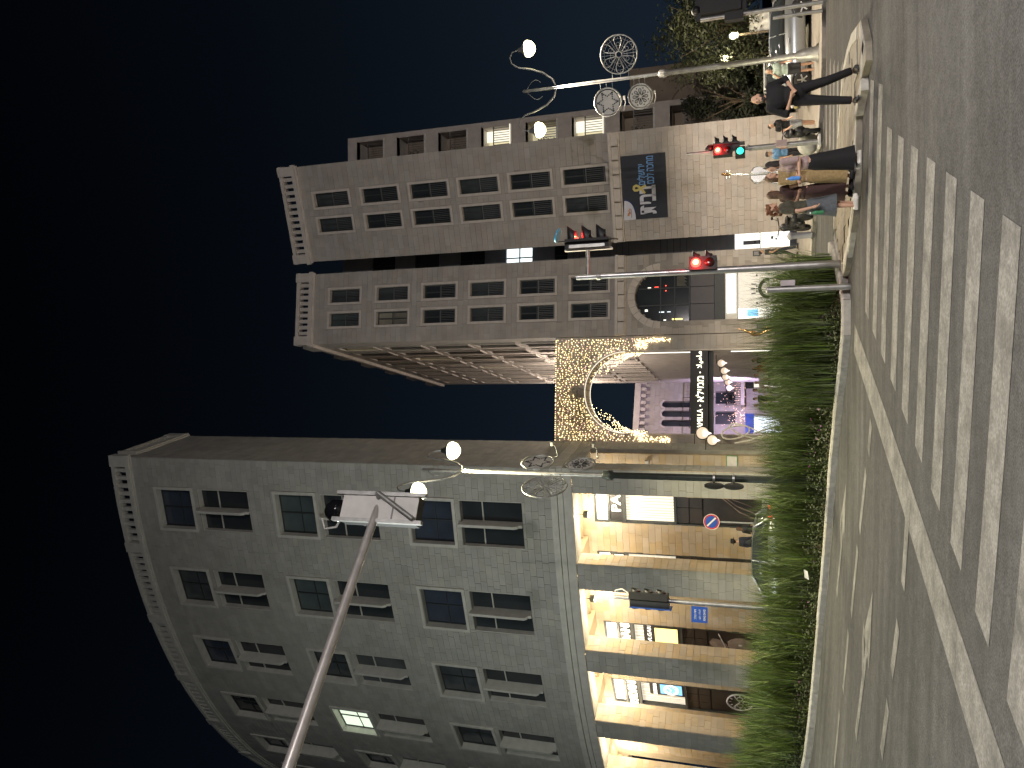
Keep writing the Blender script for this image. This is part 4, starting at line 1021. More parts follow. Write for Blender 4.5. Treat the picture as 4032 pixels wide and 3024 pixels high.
# --- the lane behind the gate: stone facade washed in violet
def lane():
    FW = Flat((-7.5, 56.0), (2.5, 66.0)); FW = Flat((-6.0, 57.0), (4.5, 61.5))
    T = thing('lane_building', 'stone shop building with balconies and arched windows seen through the gate', 'building', tuple(FW.pt(4, 0)), world=True)
    hs = []
    for u in (3.0, 3.75, 4.5, 6.6): hs.append((u, u + .5, 6.5, 8.9))
    for u in (3.2, 4.8, 6.6): hs.append((u, u + 1.0, 3.6, 5.0))
    for u in (2.6, 6.1): hs.append((u, u + 1.3, .3, 2.7))
    wall_with_holes(FW, 0, FW.L, -.3, 10.5, hs, 'rose_stone_joint', T, .4)
    lay(courses(FW, 1.5, 8.5, .2, 10.1, .34, hs, .4, .9), 'rose_stone', T, 200)
    for i, (a, b, c, d) in enumerate(hs):
        mb = MB(); wbox(mb, FW, a, b, c, d, -.3, -.25)
        o = mb.build('shop_window' if d < 3.5 else 'window', M['lit_cool' if i % 2 else 'lit_panel'] if d < 3.5 else M['glass_dark'], T)
        if d > 7: voussoirs(FW, (a + b) / 2, d - .25, .25, .38, 5, -.1, .05, 'rose_stone_trim', T)
        elif d < 3.5: mb = MB(); wbox(mb, FW, a - .1, b + .1, 2.3, 2.9, .02, .12); mb.build('shop_sign', M['sign_blue'] if i % 2 else M['sign_black'], T)
    for z, u0, u1 in ((5.55, 2.6, 7.4), (2.95, 4.4, 7.8)):
        mb = MB(); wbox(mb, FW, u0, u1, z, z + .25, 0, .8); mb.build('balcony_slab', M['rose_stone_trim'], T)
        mb = MB(); wbox(mb, FW, u0, u1, z + 1.2, z + 1.26, .74, .79)
        for k in range(24): uu = u0 + (u1 - u0) * k / 24; wbox(mb, FW, uu, uu + .03, z + .25, z + 1.2, .75, .78)
        mb.build('balcony_railing', M['black_metal'], T)
    mb = MB(); wbox(mb, FW, 0, FW.L, 10.5, 10.95, -.4, .3); mb.build('cornice', M['rose_stone_trim'], T)
    for k in range(18): mb = MB(); wbox(mb, FW, .3 + .55 * k, .55 + .55 * k, 10.1, 10.49, 0, .25); mb.build('cornice_block', M['rose_stone_trim'], T)
    L = thing('violet_floodlight', 'small floodlight washing the lane building in violet', 'lamp', (-1.0, 53.5, 3.6), world=True)
    MB().box(-1.2, -.8, 53.35, 53.6, 3.6, 3.8).build('housing', M['black_metal'], L); MB().tube([(-1.0, 53.5, 3.8), (-1.0, 53.5, 6.8), (-2.6, 53.5, 6.9)], .02).build('hanger', M['black_metal'], L)
    light('floodlight', 'SPOT', (-1.0, 53.75, 3.6), 900, (.74, .60, 1.0), L, .2, R(130), (R(100), 0, R(-14)))
    for yy, lb in ((44.5, 'nearer added globe lamp, unseen, high over the lane behind gate'), (54.5, 'farther added globe lamp, unseen, high over the end of the lane')):
        xx, zz_ = (.2, 12.4) if yy < 50 else (-1.0, 15.0); fx = .1236 * (56.85 - yy)
        L = thing('added_lane_lamp', lb, 'lamp', (xx, yy, zz_), world=True, group='added globe lamps over the lane')  # unseen lamp added to brighten the tower flank and the lane
        MB().ell((xx, yy, zz_), .14).build('globe', M['lit_white'], L); MB().tube([(xx, yy, zz_ + .13), (xx, yy, zz_ + .4), (fx, yy, zz_ + .4)], .02).build('hanger', M['black_metal'], L)
        light('lamp_light', 'POINT', (xx - .2, yy, zz_ - .25), 800, (1.0, .86, .74), L, .2)
    rnd = random.Random(9); mb = MB()
    for _ in range(260):
        p = FW.pt(rnd.uniform(3.0, 7.2), 2.9 + abs(rnd.gauss(0, .75)), .25); r = .022
        mb.add([(p.x + a * r, p.y, p.z + b * r) for a, b in ((1, 0), (0, 1), (-1, 0), (0, -1))], [(0, 1, 2, 3)])
    tag(mb.build('fairy_lights', M['fairy_pink'], fix=False), 'loose net of tiny pink lights on the lane building behind gate', 'fairy lights', kind='stuff')
lane()
# --- apartment block with lit balconies behind the right tower
def balcony_block():
    W = Flat((12.6, 41.0), (14.72, 41.0))
    T = thing('apartment_block', 'slim apartment block with lit stacked balconies behind right tower', 'building', (13.6, 41, 0), world=True)
    zs = [24.9 - 2.62 * k for k in range(9)]
    hs = [(.25, 1.85, z - 2.15, z - .45) for z in zs]
    wall_with_holes(W, 0, W.L, -.3, 25.1, hs, 'rose_stone_trim', T, .3)
    fl = Flat(W.pt(W.L, 0), (15.3, 47)); wall_with_holes(fl, 0, fl.L, -.3, 25.1, [], 'rose_stone_trim', T, .3, 'side_wall')
    for i, (a, b, c, d) in enumerate(hs):
        mb = MB(); wbox(mb, W, a, b, c, d, -1.3, -1.25); mb.build('balcony_back', M['lit_dim'] if i in (3, 4, 5) else M['beige_wall'], T)
        mb = MB(); wbox(mb, W, a, b, d, d + .05, -1.3, -.0); mb.build('balcony_ceiling', M['white_paint'], T); mb = MB(); wbox(mb, W, a, b, c - .1, c, -1.3, .06); mb.build('balcony_slab', M['white_paint'], T)
        mb = MB(); wbox(mb, W, a, b, c + 1.0, c + 1.05, -.08, -.03)
        for k in range(12): u = a + (b - a) * k / 12; wbox(mb, W, u, u + .025, c, c + 1.0, -.07, -.04)
        mb.build('balcony_railing', M['railing'], T)
        if i in (3, 5):
            mb = MB(); wbox(mb, W, b - .62, b, c, d, -.9, -.88); mb.build('lit_screen', emis('balcony_lit%d' % i, (1.0, .95, .78), .8), T)
            mb = MB(); wbox(mb, W, a, b, c + .0, c + .05, .061, .09); mb.build('lit_edge', M['lit_panel'], T)
        if i in (1, 2, 4, 6):
            rnd = random.Random(i); mb = MB()
            for _ in range(60):
                p = W.pt(a + .5 + rnd.gauss(0, .16), c + .75 + rnd.gauss(0, .22), -.35 + rnd.gauss(0, .1)); s = .06; an = rnd.uniform(0, 6.28)
                mb.add([(p.x + s * math.cos(an), p.y, p.z + s * math.sin(an)), (p.x - s * math.sin(an), p.y + .02, p.z + s * math.cos(an)), (p.x - s * math.cos(an), p.y, p.z - s * math.sin(an))], [(0, 1, 2)])
            mb.build('balcony_plant', M['leaf'], T, fix=False)
balcony_block()
# --- low beige building far right, with round-headed niche
def beige_building():
    W = Flat((13.2, 46.5), (18.2, 45.0))
    T = thing('beige_building', 'low beige building with arched niche behind dark tree on right', 'building', tuple(W.pt(4, 0)), world=True)
    wall_with_holes(W, 0, W.L, -.6, 8.9, [], 'beige_wall', T, .5)
    mb = MB(); wbox(mb, W, -.1, W.L, 8.3, 8.75, 0, .22); mb.build('string_course', M['beige_wall'], T)
    voussoirs(W, 2.6, 5.2, 1.5, 1.75, 11, 0, .12, 'beige_wall', T, 'arch_moulding')
    mb = MB(); wbox(mb, W, 4.7, 5.1, 0, 8.3, 0, .25); mb.build('pilaster', M['beige_wall'], T)
beige_building()
# ================================================================== street furniture
def T4(x, y, z, rz=0.0): return Matrix.Translation((x, y, z)) @ Matrix.Rotation(rz, 4, 'Z')
def petal(a0, r0, r1, wid, n=14):
    """closed-ish petal loop in x,z"""
    out = []
    for i in range(n + 1):
        t = i / n; rr = r0 + (r1 - r0) * max(math.sin(math.pi * t), 0) ** .6; an = a0 + wid * math.cos(math.pi * t) * max(math.sin(math.pi * t), 0) ** .25
        out.append((rr * math.cos(an), 0, rr * math.sin(an)))
    return out
def lamp_post(label, base, rz, sc, poles, power, col, dark, shade=None, sides=((1, 9.75), (-1, 9.75))):
    L = thing('street_lamp', label, 'street lamp', base, rz, group='twin-armed street lamps')
    def S(*z): return [q * sc for q in z]
    pm = M['dark_iron'] if dark else M['galv']; um = M['galv']
    MB().lathe([(.30, 0), (.30, .05), (.22, .10), (.20, .5), (.16, .6), (.15, .65 * sc), (.10, .7 * sc), (.09, 4.85 * sc), (.14, 4.9 * sc), (.14, 5.0 * sc), (.12, 5.03 * sc), (.13, 5.1 * sc), (.08, 5.15 * sc)], 20).build('base_column', pm, L)
    MB().lathe([(.062, 5.1 * sc), (.052, 9.3 * sc), (.055, 10.0 * sc), (.02, 10.05 * sc)], 16).build('pole', um, L)
    for s, zl in sides:
        zl *= sc
        path = [(s * .06, 0, zl - .95), (s * .30, 0, zl - .85), (s * .55, 0, zl - .55), (s * .72, 0, zl - .10), (s * .82, 0, zl + .32), (s * .98, 0, zl + .55), (s * 1.18, 0, zl + .60), (s * 1.36, 0, zl + .48), (s * 1.40, 0, zl + .25)]
        a = MB().tube(path, [.03, .035, .04, .035, .03, .028, .026, .024, .022], 8)
        a.tube([(s * (.05 + .28 * math.sin(k * .2)), 0, zl + .12 - .045 * k) for k in range(13)], .010, 6)
        arm = a.build('arm', um, L)
        h = MB().lathe([(.02, zl + .27), (.07, zl + .24), (.10, zl + .12), (.24, zl + .02), (.27, zl - .02), (.25, zl - .03)], 18, Matrix.Translation((s * 1.40, 0, 0))).build('luminaire', pm, L)
        MB().lathe([(.26, zl - .035), (.29, zl - .12), (.24, zl - .26), (.12, zl - .36), (.03, zl - .38)], 18, Matrix.Translation((s * 1.40, 0, 0))).build('glass', M['lamp_glow'], h)
        light('lamp_light', 'SPOT' if shade else 'POINT', (s * 1.40, 0, zl - .46), power, col, L, .16, R(shade) if shade else None)
    # ornaments: a wire flower disc on one side, two pierced discs on the other
    def hang(mb, x, z, r, s):
        for dz in (-.45, 0, .45): mb.tube([(s * .06, 0, z + dz * r), (x - s * r * math.sqrt(1 - dz * dz * .9), 0, z + dz * r)], .012, 6)
    zf, rf = 6.45 * sc, .63; xf = .80
    m = MB(); F = Matrix.Translation((xf, 0, zf))
    ring = lambda r, n=40: [(r * math.cos(2 * math.pi * k / n), 0, r * math.sin(2 * math.pi * k / n)) for k in range(n)]
    m.tube(ring(rf), .022, 6, True, M=F); m.tube(ring(rf * .80), .007, 5, True, M=F); m.tube(ring(rf * .46), .007, 5, True, M=F); m.tube(ring(.10), .02, 6, True, M=F)
    for k in range(6):
        m.tube(petal(k * math.pi / 3, .09, rf * .96, .40), .015, 6, M=F); m.tube(petal(k * math.pi / 3, .16, rf * .62, .26, 10), .009, 5, M=F)
        m.tube([(.1 * math.cos(k * math.pi / 3 + .52), 0, .1 * math.sin(k * math.pi / 3 + .52)), (rf * math.cos(k * math.pi / 3 + .52), 0, rf * math.sin(k * math.pi / 3 + .52))], .010, 5, M=F)
    for k in range(36):
        a = k * math.pi / 18; m.tube([(rf * .8 * math.cos(a), 0, rf * .8 * math.sin(a)), (rf * .9 * math.cos(a), 0, rf * .9 * math.sin(a))], .008, 4, M=F)
    hang(m, xf, zf, rf, 1); m.build('wire_flower_disc', M['galv'], L)
    for zi, ri, kind in ((6.98 * sc, .48, 'star'), (5.82 * sc, .42, 'lotus')):
        x = -(ri + .24); F = Matrix.Translation((x, 0, zi)); m = MB()
        m.tube(ring(ri), .030, 8, True, M=F); hang(m, x, zi, ri, -1)
        m.tube([(x - ri * .6, 0, zi - ri * .75), (x - ri * .75, .05, zi - ri * 1.1), (x - ri * .3, .45, zi - ri * 1.15), (x, .62, zi - ri * 1.05)], .014, 6)
        m.box(x - .06, x + .06, .56, .68, zi - ri * 1.1, zi - ri * .95)
        d = m.build('disc_ring', M['galv'], L)
        MB().lathe([(ri * .86, -.008), (ri * .86, .008)], 32, F @ Matrix.Rotation(R(90), 4, 'X')).build('disc_panel', M['white_paint'], d)
        q = MB()
        for s_ in (-1, 1):
            if kind == 'star':
                for k in range(6):
                    for t in range(-3, 4):
                        a = k * math.pi / 3 + .52; b = a + math.pi / 6 * (1 if t > 0 else -1); w_ = abs(t) / 3
                        tip = Vector((math.cos(a), 0, math.sin(a))) * ri * .74; inn = Vector((math.cos(b), 0, math.sin(b))) * ri * .427
                        p = tip.lerp(inn, w_); p.y = s_ * .012; sz = .042 if t == 0 else .028
                        q.lathe([(sz, -.004), (sz, .004)], 6, F @ Matrix.Translation(p) @ Matrix.Rotation(R(90), 4, 'X'))
            else:
                for k in range(8):
                    a = k * math.pi / 4; q.tube([(c[0], s_ * .012, c[2]) for c in petal(a, .06, ri * .62, .30, 10)], .012, 4, M=F)
                    q.tube([(.05 * math.cos(a), s_ * .012, .05 * math.sin(a)), (ri * .5 * math.cos(a), s_ * .012, ri * .5 * math.sin(a))], .008, 4, M=F)
                    q.lathe([(.025, -.004), (.025, .004)], 6, F @ Matrix.Translation((ri * .70 * math.cos(a + .39), s_ * .012, ri * .70 * math.sin(a + .39))) @ Matrix.Rotation(R(90), 4, 'X'))
        q.build('disc_pattern', M['frame_dark'], d)
    return L
LCOL = (1.0, .87, .60)
lamp_post('dark twin-armed street lamp with hanging discs rising behind the grass bed', (-2.58, 21.5, g(-2.58, 21.5) + .1), R(-110), 1.13, None, 3000, (1.0, .90, .58), True, 146)
lamp_post('silver twin-armed street lamp with round discs beside the waiting man in black', (10.64, 27.0, g(10.64, 27) + .1), R(-28), 1.0, None, 2300, (1.0, .84, .66), False, 150)
# more of the same lamps stand along the streets out of the picture
lamp_post('street lamp on the near pavement outside the right edge of the view', (8.5, 3.0, 0), R(-60), 1.0, None, 2000, (1.0, .93, .88), False, 145)
lamp_post('street lamp further up the road outside the left edge of the view', (-15.5, 17.0, g(-15.5, 17)), R(-70), 1.13, None, 1600, (.93, 1.0, .95), True)
lamp_post('street lamp behind the viewer on the right pavement', (13.0, -13.0, 0), R(-60), 1.0, None, 7000, (1.0, .92, .91), False)
lamp_post('street lamp behind the viewer on the left pavement', (-7.0, -3.0, 0), R(-60), 1.0, None, 2100, (1.0, .94, .88), False, 150)
# small oval plates on the side of the dark lamp post
def plates():
    q = thing('round_plates', 'two dark round sign plates seen edge on, strapped to dark lamp post', 'sign', (-2.73, 21.45, 2.4), world=True)
    for z in (2.93, 2.42):
        MB().lathe([(.26, -.012), (.26, .012)], 24, Matrix.Translation((-2.78, 21.45, z)) @ Matrix.Rotation(R(78), 4, 'Z') @ Matrix.Rotation(R(90), 4, 'X')).build('plate', M['dark_iron'], q)
        MB().lathe([(.135, z - .03), (.135, z + .03)], 16, Matrix.Translation((-2.58, 21.5, 0))).build('strap', M['steel'], q)
plates()
# ---------------------------------------------------------------- traffic signals
def head(parent, Mx, n=3, lit=None, size=.30, board=False, colr=None, back='black_plastic', hoods=True, hl=1.0):
    """signal head facing local -y, origin at the top"""
    s = size; h = n * s * 1.12
    m = MB().box(-s * .58, s * .58, -.02, .20, -h, 0, Mx)
    if board: m.box(-s * .95, s * .95, .02, .045, -h - .14, .14, Mx)
    H = m.build('signal_head', M[back], parent)
    for k in range(n):
        zc = -s * 1.12 * (k + .5); F = Mx @ Matrix.Translation((0, -.02, zc))
        ln = MB().lathe([(s * .40, 0), (s * .38, .03), (s * .25, .045), (.01, .05)], 18, F @ Matrix.Rotation(R(90), 4, 'X'))
        mt = 'lens_off'
        if lit is not None and k == lit: mt = colr or 'red_light'
        ln.build('lens', M[mt], H)
        if lit is not None and k == lit and (colr or 'red_light') == 'red_light':
            light('signal_glow', 'POINT', tuple(F @ Vector((0, -.12, 0))), 22, (1.0, .02, .02), parent, .05)
            MB().lathe([(s * .22, .052), (s * .2, .06), (.01, .065)], 14, F @ Matrix.Rotation(R(90), 4, 'X')).build('lens_core', M['red_core'], H)
        if hoods:
            v = []; f = []; N = 12
            for j in range(N + 1):
                a = math.pi * (j / N) * 1.28 - math.pi * .14
                for y in (0, -.30 * hl * s / .3 * (.62 + .38 * math.sin(max(0, min(math.pi, a))))): v.append((s * .45 * math.cos(a), y, s * .45 * math.sin(a)))
            v2 = [(x * .93, y, z * .93) for x, y, z in v]; n0 = len(v)
            for j in range(N): f += [(2 * j, 2 * j + 1, 2 * j + 3, 2 * j + 2), (n0 + 2 * j, n0 + 2 * j + 2, n0 + 2 * j + 3, n0 + 2 * j + 1), (2 * j + 1, n0 + 2 * j + 1, n0 + 2 * j + 3, 2 * j + 3)]
            MB().add(v + v2, f, F, True).build('visor', M['black_plastic'], H)
    return H
def pole_mb(x, y, z0, z1, r0, r1=None): return MB().tube([(x, y, z0), (x, y, (z0 + z1) / 2), (x, y, z1)], [r0, ((r1 or r0) + r0) / 2, r1 or r0], 14)
# signal on the tip of the planting bed
def t1():
    x, y = 2.42, 17.3; z0 = g(x, y)
    T = thing('traffic_light', 'steel traffic light pole at the tip of the grass bed with red light', 'traffic light', (x, y, z0 + .1), world=True)
    pole_mb(x, y, z0, 5.68, .085, .062).build('pole', M['steel'], T)
    MB().lathe([(.075, 5.12), (.085, 5.14), (.085, 5.2), (.075, 5.22)], 16, Matrix.Translation((x, y, 0))).build('clamp', M['galv'], T)
    MB().tube([(x, y, 5.42), (x + .25, y, 5.41), (x + .62, y, 5.42)], .05, 10).build('bracket', M['galv'], T)
    MB().box(x + .60, x + .64, y - .05, y + .05, 4.85, 5.95).build('mounting_rail', M['white_paint'], T)
    head(T, T4(x + .86, y, 5.92, R(90 - 8)), 3, 0, .30, True)
    MB().box(x + .65, x + .72, y - .16, y + .16, 5.0, 5.82).build('head_back', M['galv'], T)
    MB().lathe([(.16, 0), (.17, .02), (.16, .04)], 18, T4(x + .98, y, 6.10) @ Matrix.Rotation(R(20), 4, 'Y')).build('camera_or_sign', mat('sign_disc_blue', (.10, .50, .85), .3), T)  # blue sign disc seen edge on, its reflected light put into the colour
    # pedestrian head facing the crossing, and its twin facing right
    head(T, T4(x + .16, y - .10, 3.16, R(12)), 2, 0, .26, False, hoods=False)
    head(T, T4(x + .20, y + .02, 3.12, R(85)), 2, None, .24, False)
    MB().box(x, x + .1, y - .03, y + .03, 2.95, 3.0).build('bracket', M['galv'], T); MB().box(x, x + .1, y - .03, y + .03, 2.6, 2.65).build('bracket', M['galv'], T)
t1()
def t2():
    x, y = 6.74, 23.4; z0 = g(x, y)
    T = thing('traffic_light', 'slim steel traffic light behind the women with red and green lights', 'traffic light', (x, y, z0 + .1), world=True)
    pole_mb(x, y, z0 + .1, 2.0, .075, .075).build('pole', M['galv'], T); pole_mb(x, y, 2.0, 3.75, .042, .042).build('upper_pole', M['galv'], T)
    MB().box(x - .17, x + .17, y - .17, y + .17, z0 + .1, z0 + .16).build('base_plate', M['white_paint'], T)
    MB().tube([(x, y, 1.9), (x + .10, y, 2.0), (x, y, 2.1)], .02, 6).build('bracket', M['galv'], T)
    head(T, T4(x - .02, y - .12, 2.98, R(8)), 2, 0, .24, False, hoods=False)
    head(T, T4(x - .10, y - .14, 2.36, R(8)), 1, 0, .24, False, 'green_light', hoods=False)
    head(T, T4(x + .20, y, 2.98, R(85)), 3, None, .22, True)
    MB().ell((x + .10, y, 3.10), (.10, .10, .12)).build('camera_or_sign', M['black_plastic'], T)
    MB().box(x - .09, x + .09, y - .22, y - .08, .95, 1.25).build('button_box', mat('pink_box', (.5, .38, .36), .5), T)
t2()
def t3():
    x, y = -6.84, 24.6; z0 = g(x, y)
    T = thing('traffic_light', 'traffic light pole in the grass bed seen edge on with blue street sign', 'traffic light', (x, y, z0 + .1), world=True)
    pole_mb(x, y, z0, 6.25, .075, .062).build('pole', M['steel'], T)
    head(T, T4(x + .20, y, 5.75, R(97)), 3, None, .36, False, hl=.3); MB().box(x, x + .2, y - .03, y + .03, 5.6, 5.65).build('bracket', M['black_metal'], T)
    head(T, T4(x - .18, y, 5.72, R(-97)), 3, None, .36, False, hl=.3); MB().box(x - .2, x, y - .03, y + .03, 5.45, 5.5).build('bracket', M['black_metal'], T)
    MB().tube([(x + .05, y, 6.15), (x + .20, y, 6.22), (x + .27, y, 6.0), (x + .16, y, 5.8)], .02, 6).build('cable', M['white_paint'], T)
    MB().box(x - .225, x - .215, y - .3, y + .2, 4.42, 5.72).build('blue_edge', M['sign_blue'], T)
    S = thing('street_sign', 'blue street name sign with white trilingual lettering on traffic pole', 'sign', (x - .3, y - .1, 3.3), world=True)
    F = T4(x - .32, y - .10, 3.58, R(6))
    MB().box(-.24, .24, -.012, .012, -.245, .245, F).build('plate', M['sign_blue'], S)
    for z in (-.18, .18): MB().box(-.02, .36, .012, .05, z - .02, z + .02, F).build('strap', M['steel'], S)
    for t, z, w_ in (('\u05db\u05dc\u05de\u05d4 \u05d3\u05d5\u05d3', .13, .30), ('\ufeaa\ufeed\u0627\u062f \ufedA\ufee0\ufee4\ufedf\u0627', -.01, .30), ('KING DAVID', -.15, .34)):
        q = MB(); tt = text_mb(t, w=w_, h=.07, depth=.004); q.add(tt.v, tt.f, F @ Matrix.Translation((0, -.016, z))); q.build('sign_letters', M['white_paint'], S)
t3()
def t4():
    x, y = 10.55, 23.2; z0 = g(x, y)
    T = thing('traffic_light', 'traffic light with dark round-topped head at far right pavement edge', 'traffic light', (x, y, z0 + .1), world=True)
    pole_mb(x, y, z0 + .1, 3.30, .06, .06).build('pole', M['galv'], T)
    pole_mb(x - .2, y + .1, z0 + .1, 1.30, .05, .05).build('short_pole', M['galv'], T)
    head(T, T4(x + .28, y, 3.3, R(180)), 3, None, .34, True); MB().ell((x + .28, y, 3.42), (.14, .14, .14)).build('camera_or_sign', M['black_plastic'], T)
    MB().box(x - .16, x + .1, y - .10, y + .10, 2.1, 2.62).build('control_box', M['black_plastic'], T)
    for z in (2.3, 2.52): MB().box(x, x + .2, y - .03, y + .03, z, z + .05).build('bracket', M['black_metal'], T)
t4()
# overhead signal on a long mast arm reaching in from the left
def t5():
    a = at_z(1135, 3024, 6.6); b = at_z(1497, 1972, 6.6); e = (b - a).normalized(); p = a - e * 2.6; z0 = g(p.x, p.y)
    T = thing('mast_arm_signal', 'long steel mast arm carrying a large traffic signal overhead', 'traffic light', (p.x, p.y, z0), world=True)
    MB().tube([p + Vector((0, 0, z0 - p.z)), Vector((p.x, p.y, 3.5)), Vector((p.x, p.y, 6.9))], [.13, .11, .09], 14).build('mast', M['galv'], T)
    MB().tube([p, a, b, b + e * .05], [.085, .072, .052, .05], 14).build('arm', M['arm_paint'], T)
    F = Matrix.Translation((b.x, b.y, b.z)) @ Matrix.Rotation(math.atan2(e.y, e.x), 4, 'Z')       # local x along the arm
    n = Vector((-e.y, e.x, 0))
    # the head faces away to the left: we see its white back plate, rails and the hoods beyond
    hc = T4(b.x - .17, b.y + .10, 7.14, R(-155))
    head(T, hc, 3, None, .33, False)
    B_ = T4(b.x - .17, b.y + .10, 6.56, R(-155))
    MB().box(-.155, .155, .22, .235, -.56, .56, B_).build('back_plate', M['white_paint'], T)
    for s_ in (-1, 1):
        MB().box(s_ * .185 - .025, s_ * .185 + .025, .20, .27, -.66, .66, B_).build('rail', M['galv'], T)
    MB().box(-.15, .15, .236, .243, -.22, -.20, B_).build('plate_seam', M['railing'], T)
    MB().tube([B_ @ Vector((-.18, .30, .02)), B_ @ Vector((.15, .30, -.55))], .035, 4).build('brace', M['galv'], T)
    MB().tube([B_ @ Vector((-.18, .30, .02)), Vector((b.x, b.y, b.z))], .04, 8).build('brace', M['galv'], T)
    MB().ell((0, -.05, .78), (.17, .17, .19), M=B_).build('camera_or_sign', mat('dome_black', (.01, .01, .012), .1), T)
    MB().tube([B_ @ Vector((.1, .1, .6)), B_ @ Vector((.24, .0, .72)), B_ @ Vector((.26, -.05, .92)), B_ @ Vector((.12, -.05, 1.0))], .015, 6).build('cable', M['white_paint'], T)
t5()
# push-button post
def post():
    x, y = 1.86, 16.55; z0 = g(x, y)
    T = thing('button_post', 'short steel post with pedestrian button box at bed corner', 'post', (x, y, z0 + .15), world=True)
    MB().tube([(x, y, z0), (x, y, .8), (x, y, 1.56)], .062, 16).build('pole', M['steel'], T)
    MB().box(x + .06, x + .17, y - .09, y + .06, 1.03, 1.30).build('button_box', mat('button_grey', (.45, .4, .42), .5), T)
    MB().lathe([(.064, 1.52), (.07, 1.56), (.05, 1.585), (.01, 1.59)], 14, Matrix.Translation((x, y, 0))).build('cap', M['galv'], T)
post()
# no-stopping sign
def nostop():
    x, y = -5.46, 31.3; z0 = FLOOR - .9
    T = thing('no_stopping_sign', 'round blue and red no-stopping sign on grey pole by the arcade', 'sign', (x, y, z0), world=True)
    MB().tube([(x, y, z0), (x, y, 3.9)], .035, 10).build('pole', M['galv'], T)
    F = T4(x, y - .06, 3.62)
    Q = F @ Matrix.Rotation(R(90), 4, 'X')
    MB().lathe([(.30, -.005), (.30, .012)], 32, Q).build('plate', M['sign_red'], T); MB().lathe([(.235, .013), (.235, .018)], 32, Q).build('blue_field', M['sign_blue'], T)
    MB().box(-.23, .23, -.024, -.019, -.03, .03, F @ Matrix.Rotation(R(45), 4, 'Y')).build('slash', M['white_paint'], T)
    MB().tube([(.30 * math.cos(k * math.pi / 16), -.012, .30 * math.sin(k * math.pi / 16)) for k in range(32)], .012, 5, True, M=F).build('rim', M['white_paint'], T)
nostop()
# ---------------------------------------------------------------- banner on the right tower
def banner():
    T = thing('banner', 'large dark banner with white and blue Hebrew lettering and yellow ribbon', 'banner', tuple(RTW.pt(2.5, 5.9, .05)), world=True)
    s0, s1, z0, z1 = 1.03, 4.03, 5.93, 8.05
    def U(Yc): return s0 + (1312 - Yc) / (1312 - 262) * (s1 - s0)
    def Z(Xc): return z1 - (Xc - 615) / (1345 - 615) * (z1 - z0)
    mb = MB(); wbox(mb, RTW, s0, s1, z0, z1, .03, .055); mb.build('cloth', M['banner'], T)
    def txt(t, y0, y1, x0, x1, mt, bold):
        q = MB(); tt = text_mb(t, w=abs(U(y1) - U(y0)), h=abs(Z(x1) - Z(x0)), depth=.006, bold=bold)
        q.add(tt.v, tt.f, RTW.frame((U(y0) + U(y1)) / 2, (Z(x0) + Z(x1)) / 2, .062)); q.build('banner_letters', M[mt], T)
    txt('\u05ea\u05d9\u05d1\u05d1', 1235, 765, 900, 1165, 'print_white', .035)
    txt('\u05dd\u05d9\u05dc\u05e9\u05d5\u05e8\u05d9', 750, 415, 872, 1000, 'print_blue', .02)
    txt('\u05dd\u05db\u05dc \u05d4\u05db\u05d7\u05de', 740, 295, 1005, 1148, 'print_blue', .02)
    # white corner with the city's mark
    pts = [(s0, Z(808)), (s0, z1)] + [(U(1310 - 320 * math.sin(t)), Z(640 + 178 * (1 - (1 - math.cos(t)) ** 1.2) ** 1.0)) for t in [k * math.pi / 2 / 10 for k in range(10, -1, -1)]]
    mb = MB(); n = len(pts); mb.add([RTW.pt(u, max(z, z0), .06) for u, z in pts], [tuple(range(n))]); mb.build('white_corner', M['print_white'], T)
    mb = MB(); arcp = [(U(1310 - 338 * math.sin(t)), Z(632 + 186 * (1 - (1 - math.cos(t)) ** 1.2))) for t in [k * math.pi / 2 / 10 for k in range(2, 11)]]
    mb.tube([RTW.pt(u, z, .061) for u, z in arcp], .014, 4); mb.build('blue_edge', M['sign_blue'], T)
    mb = MB()
    for k, (yc, xc, a, b) in enumerate(((1230, 700, .10, .10), (1205, 715, .07, .14), (1185, 722, .06, .09), (1160, 712, .05, .12), (1135, 725, .06, .08))):
        wbox(mb, RTW, U(yc) - a / 2, U(yc) + a / 2, Z(xc) - b / 2, Z(xc) + b / 2, .061, .064)
    mb.build('city_mark', M['print_orange'], T)
    mb = MB(); wbox(mb, RTW, U(1280), U(1130), Z(752), Z(746), .061, .064); mb.build('city_mark_line', M['frame_dark'], T)
    # ribbon: a looped strip with crossing tails
    c = [(985, 885), (940, 820), (890, 770), (850, 752), (815, 770), (808, 805), (825, 830), (865, 832), (905, 815), (950, 790), (1005, 765)]
    mb = MB()
    for i in range(len(c) - 1):
        (x0, y0), (x1, y1) = c[i], c[i + 1]; p, q = Vector((U(y0), Z(x0), 0)), Vector((U(y1), Z(x1), 0)); e = (q - p).normalized(); nn = Vector((-e.y, e.x, 0)) * .055
        d = .070 + .003 * i
        mb.add([RTW.pt(v.x, v.y, d) for v in (p - nn - e * .02, q - nn + e * .02, q + nn + e * .02, p + nn - e * .02)], [(0, 1, 2, 3)])
    mb.build('ribbon', M['print_yellow'], T)
banner()
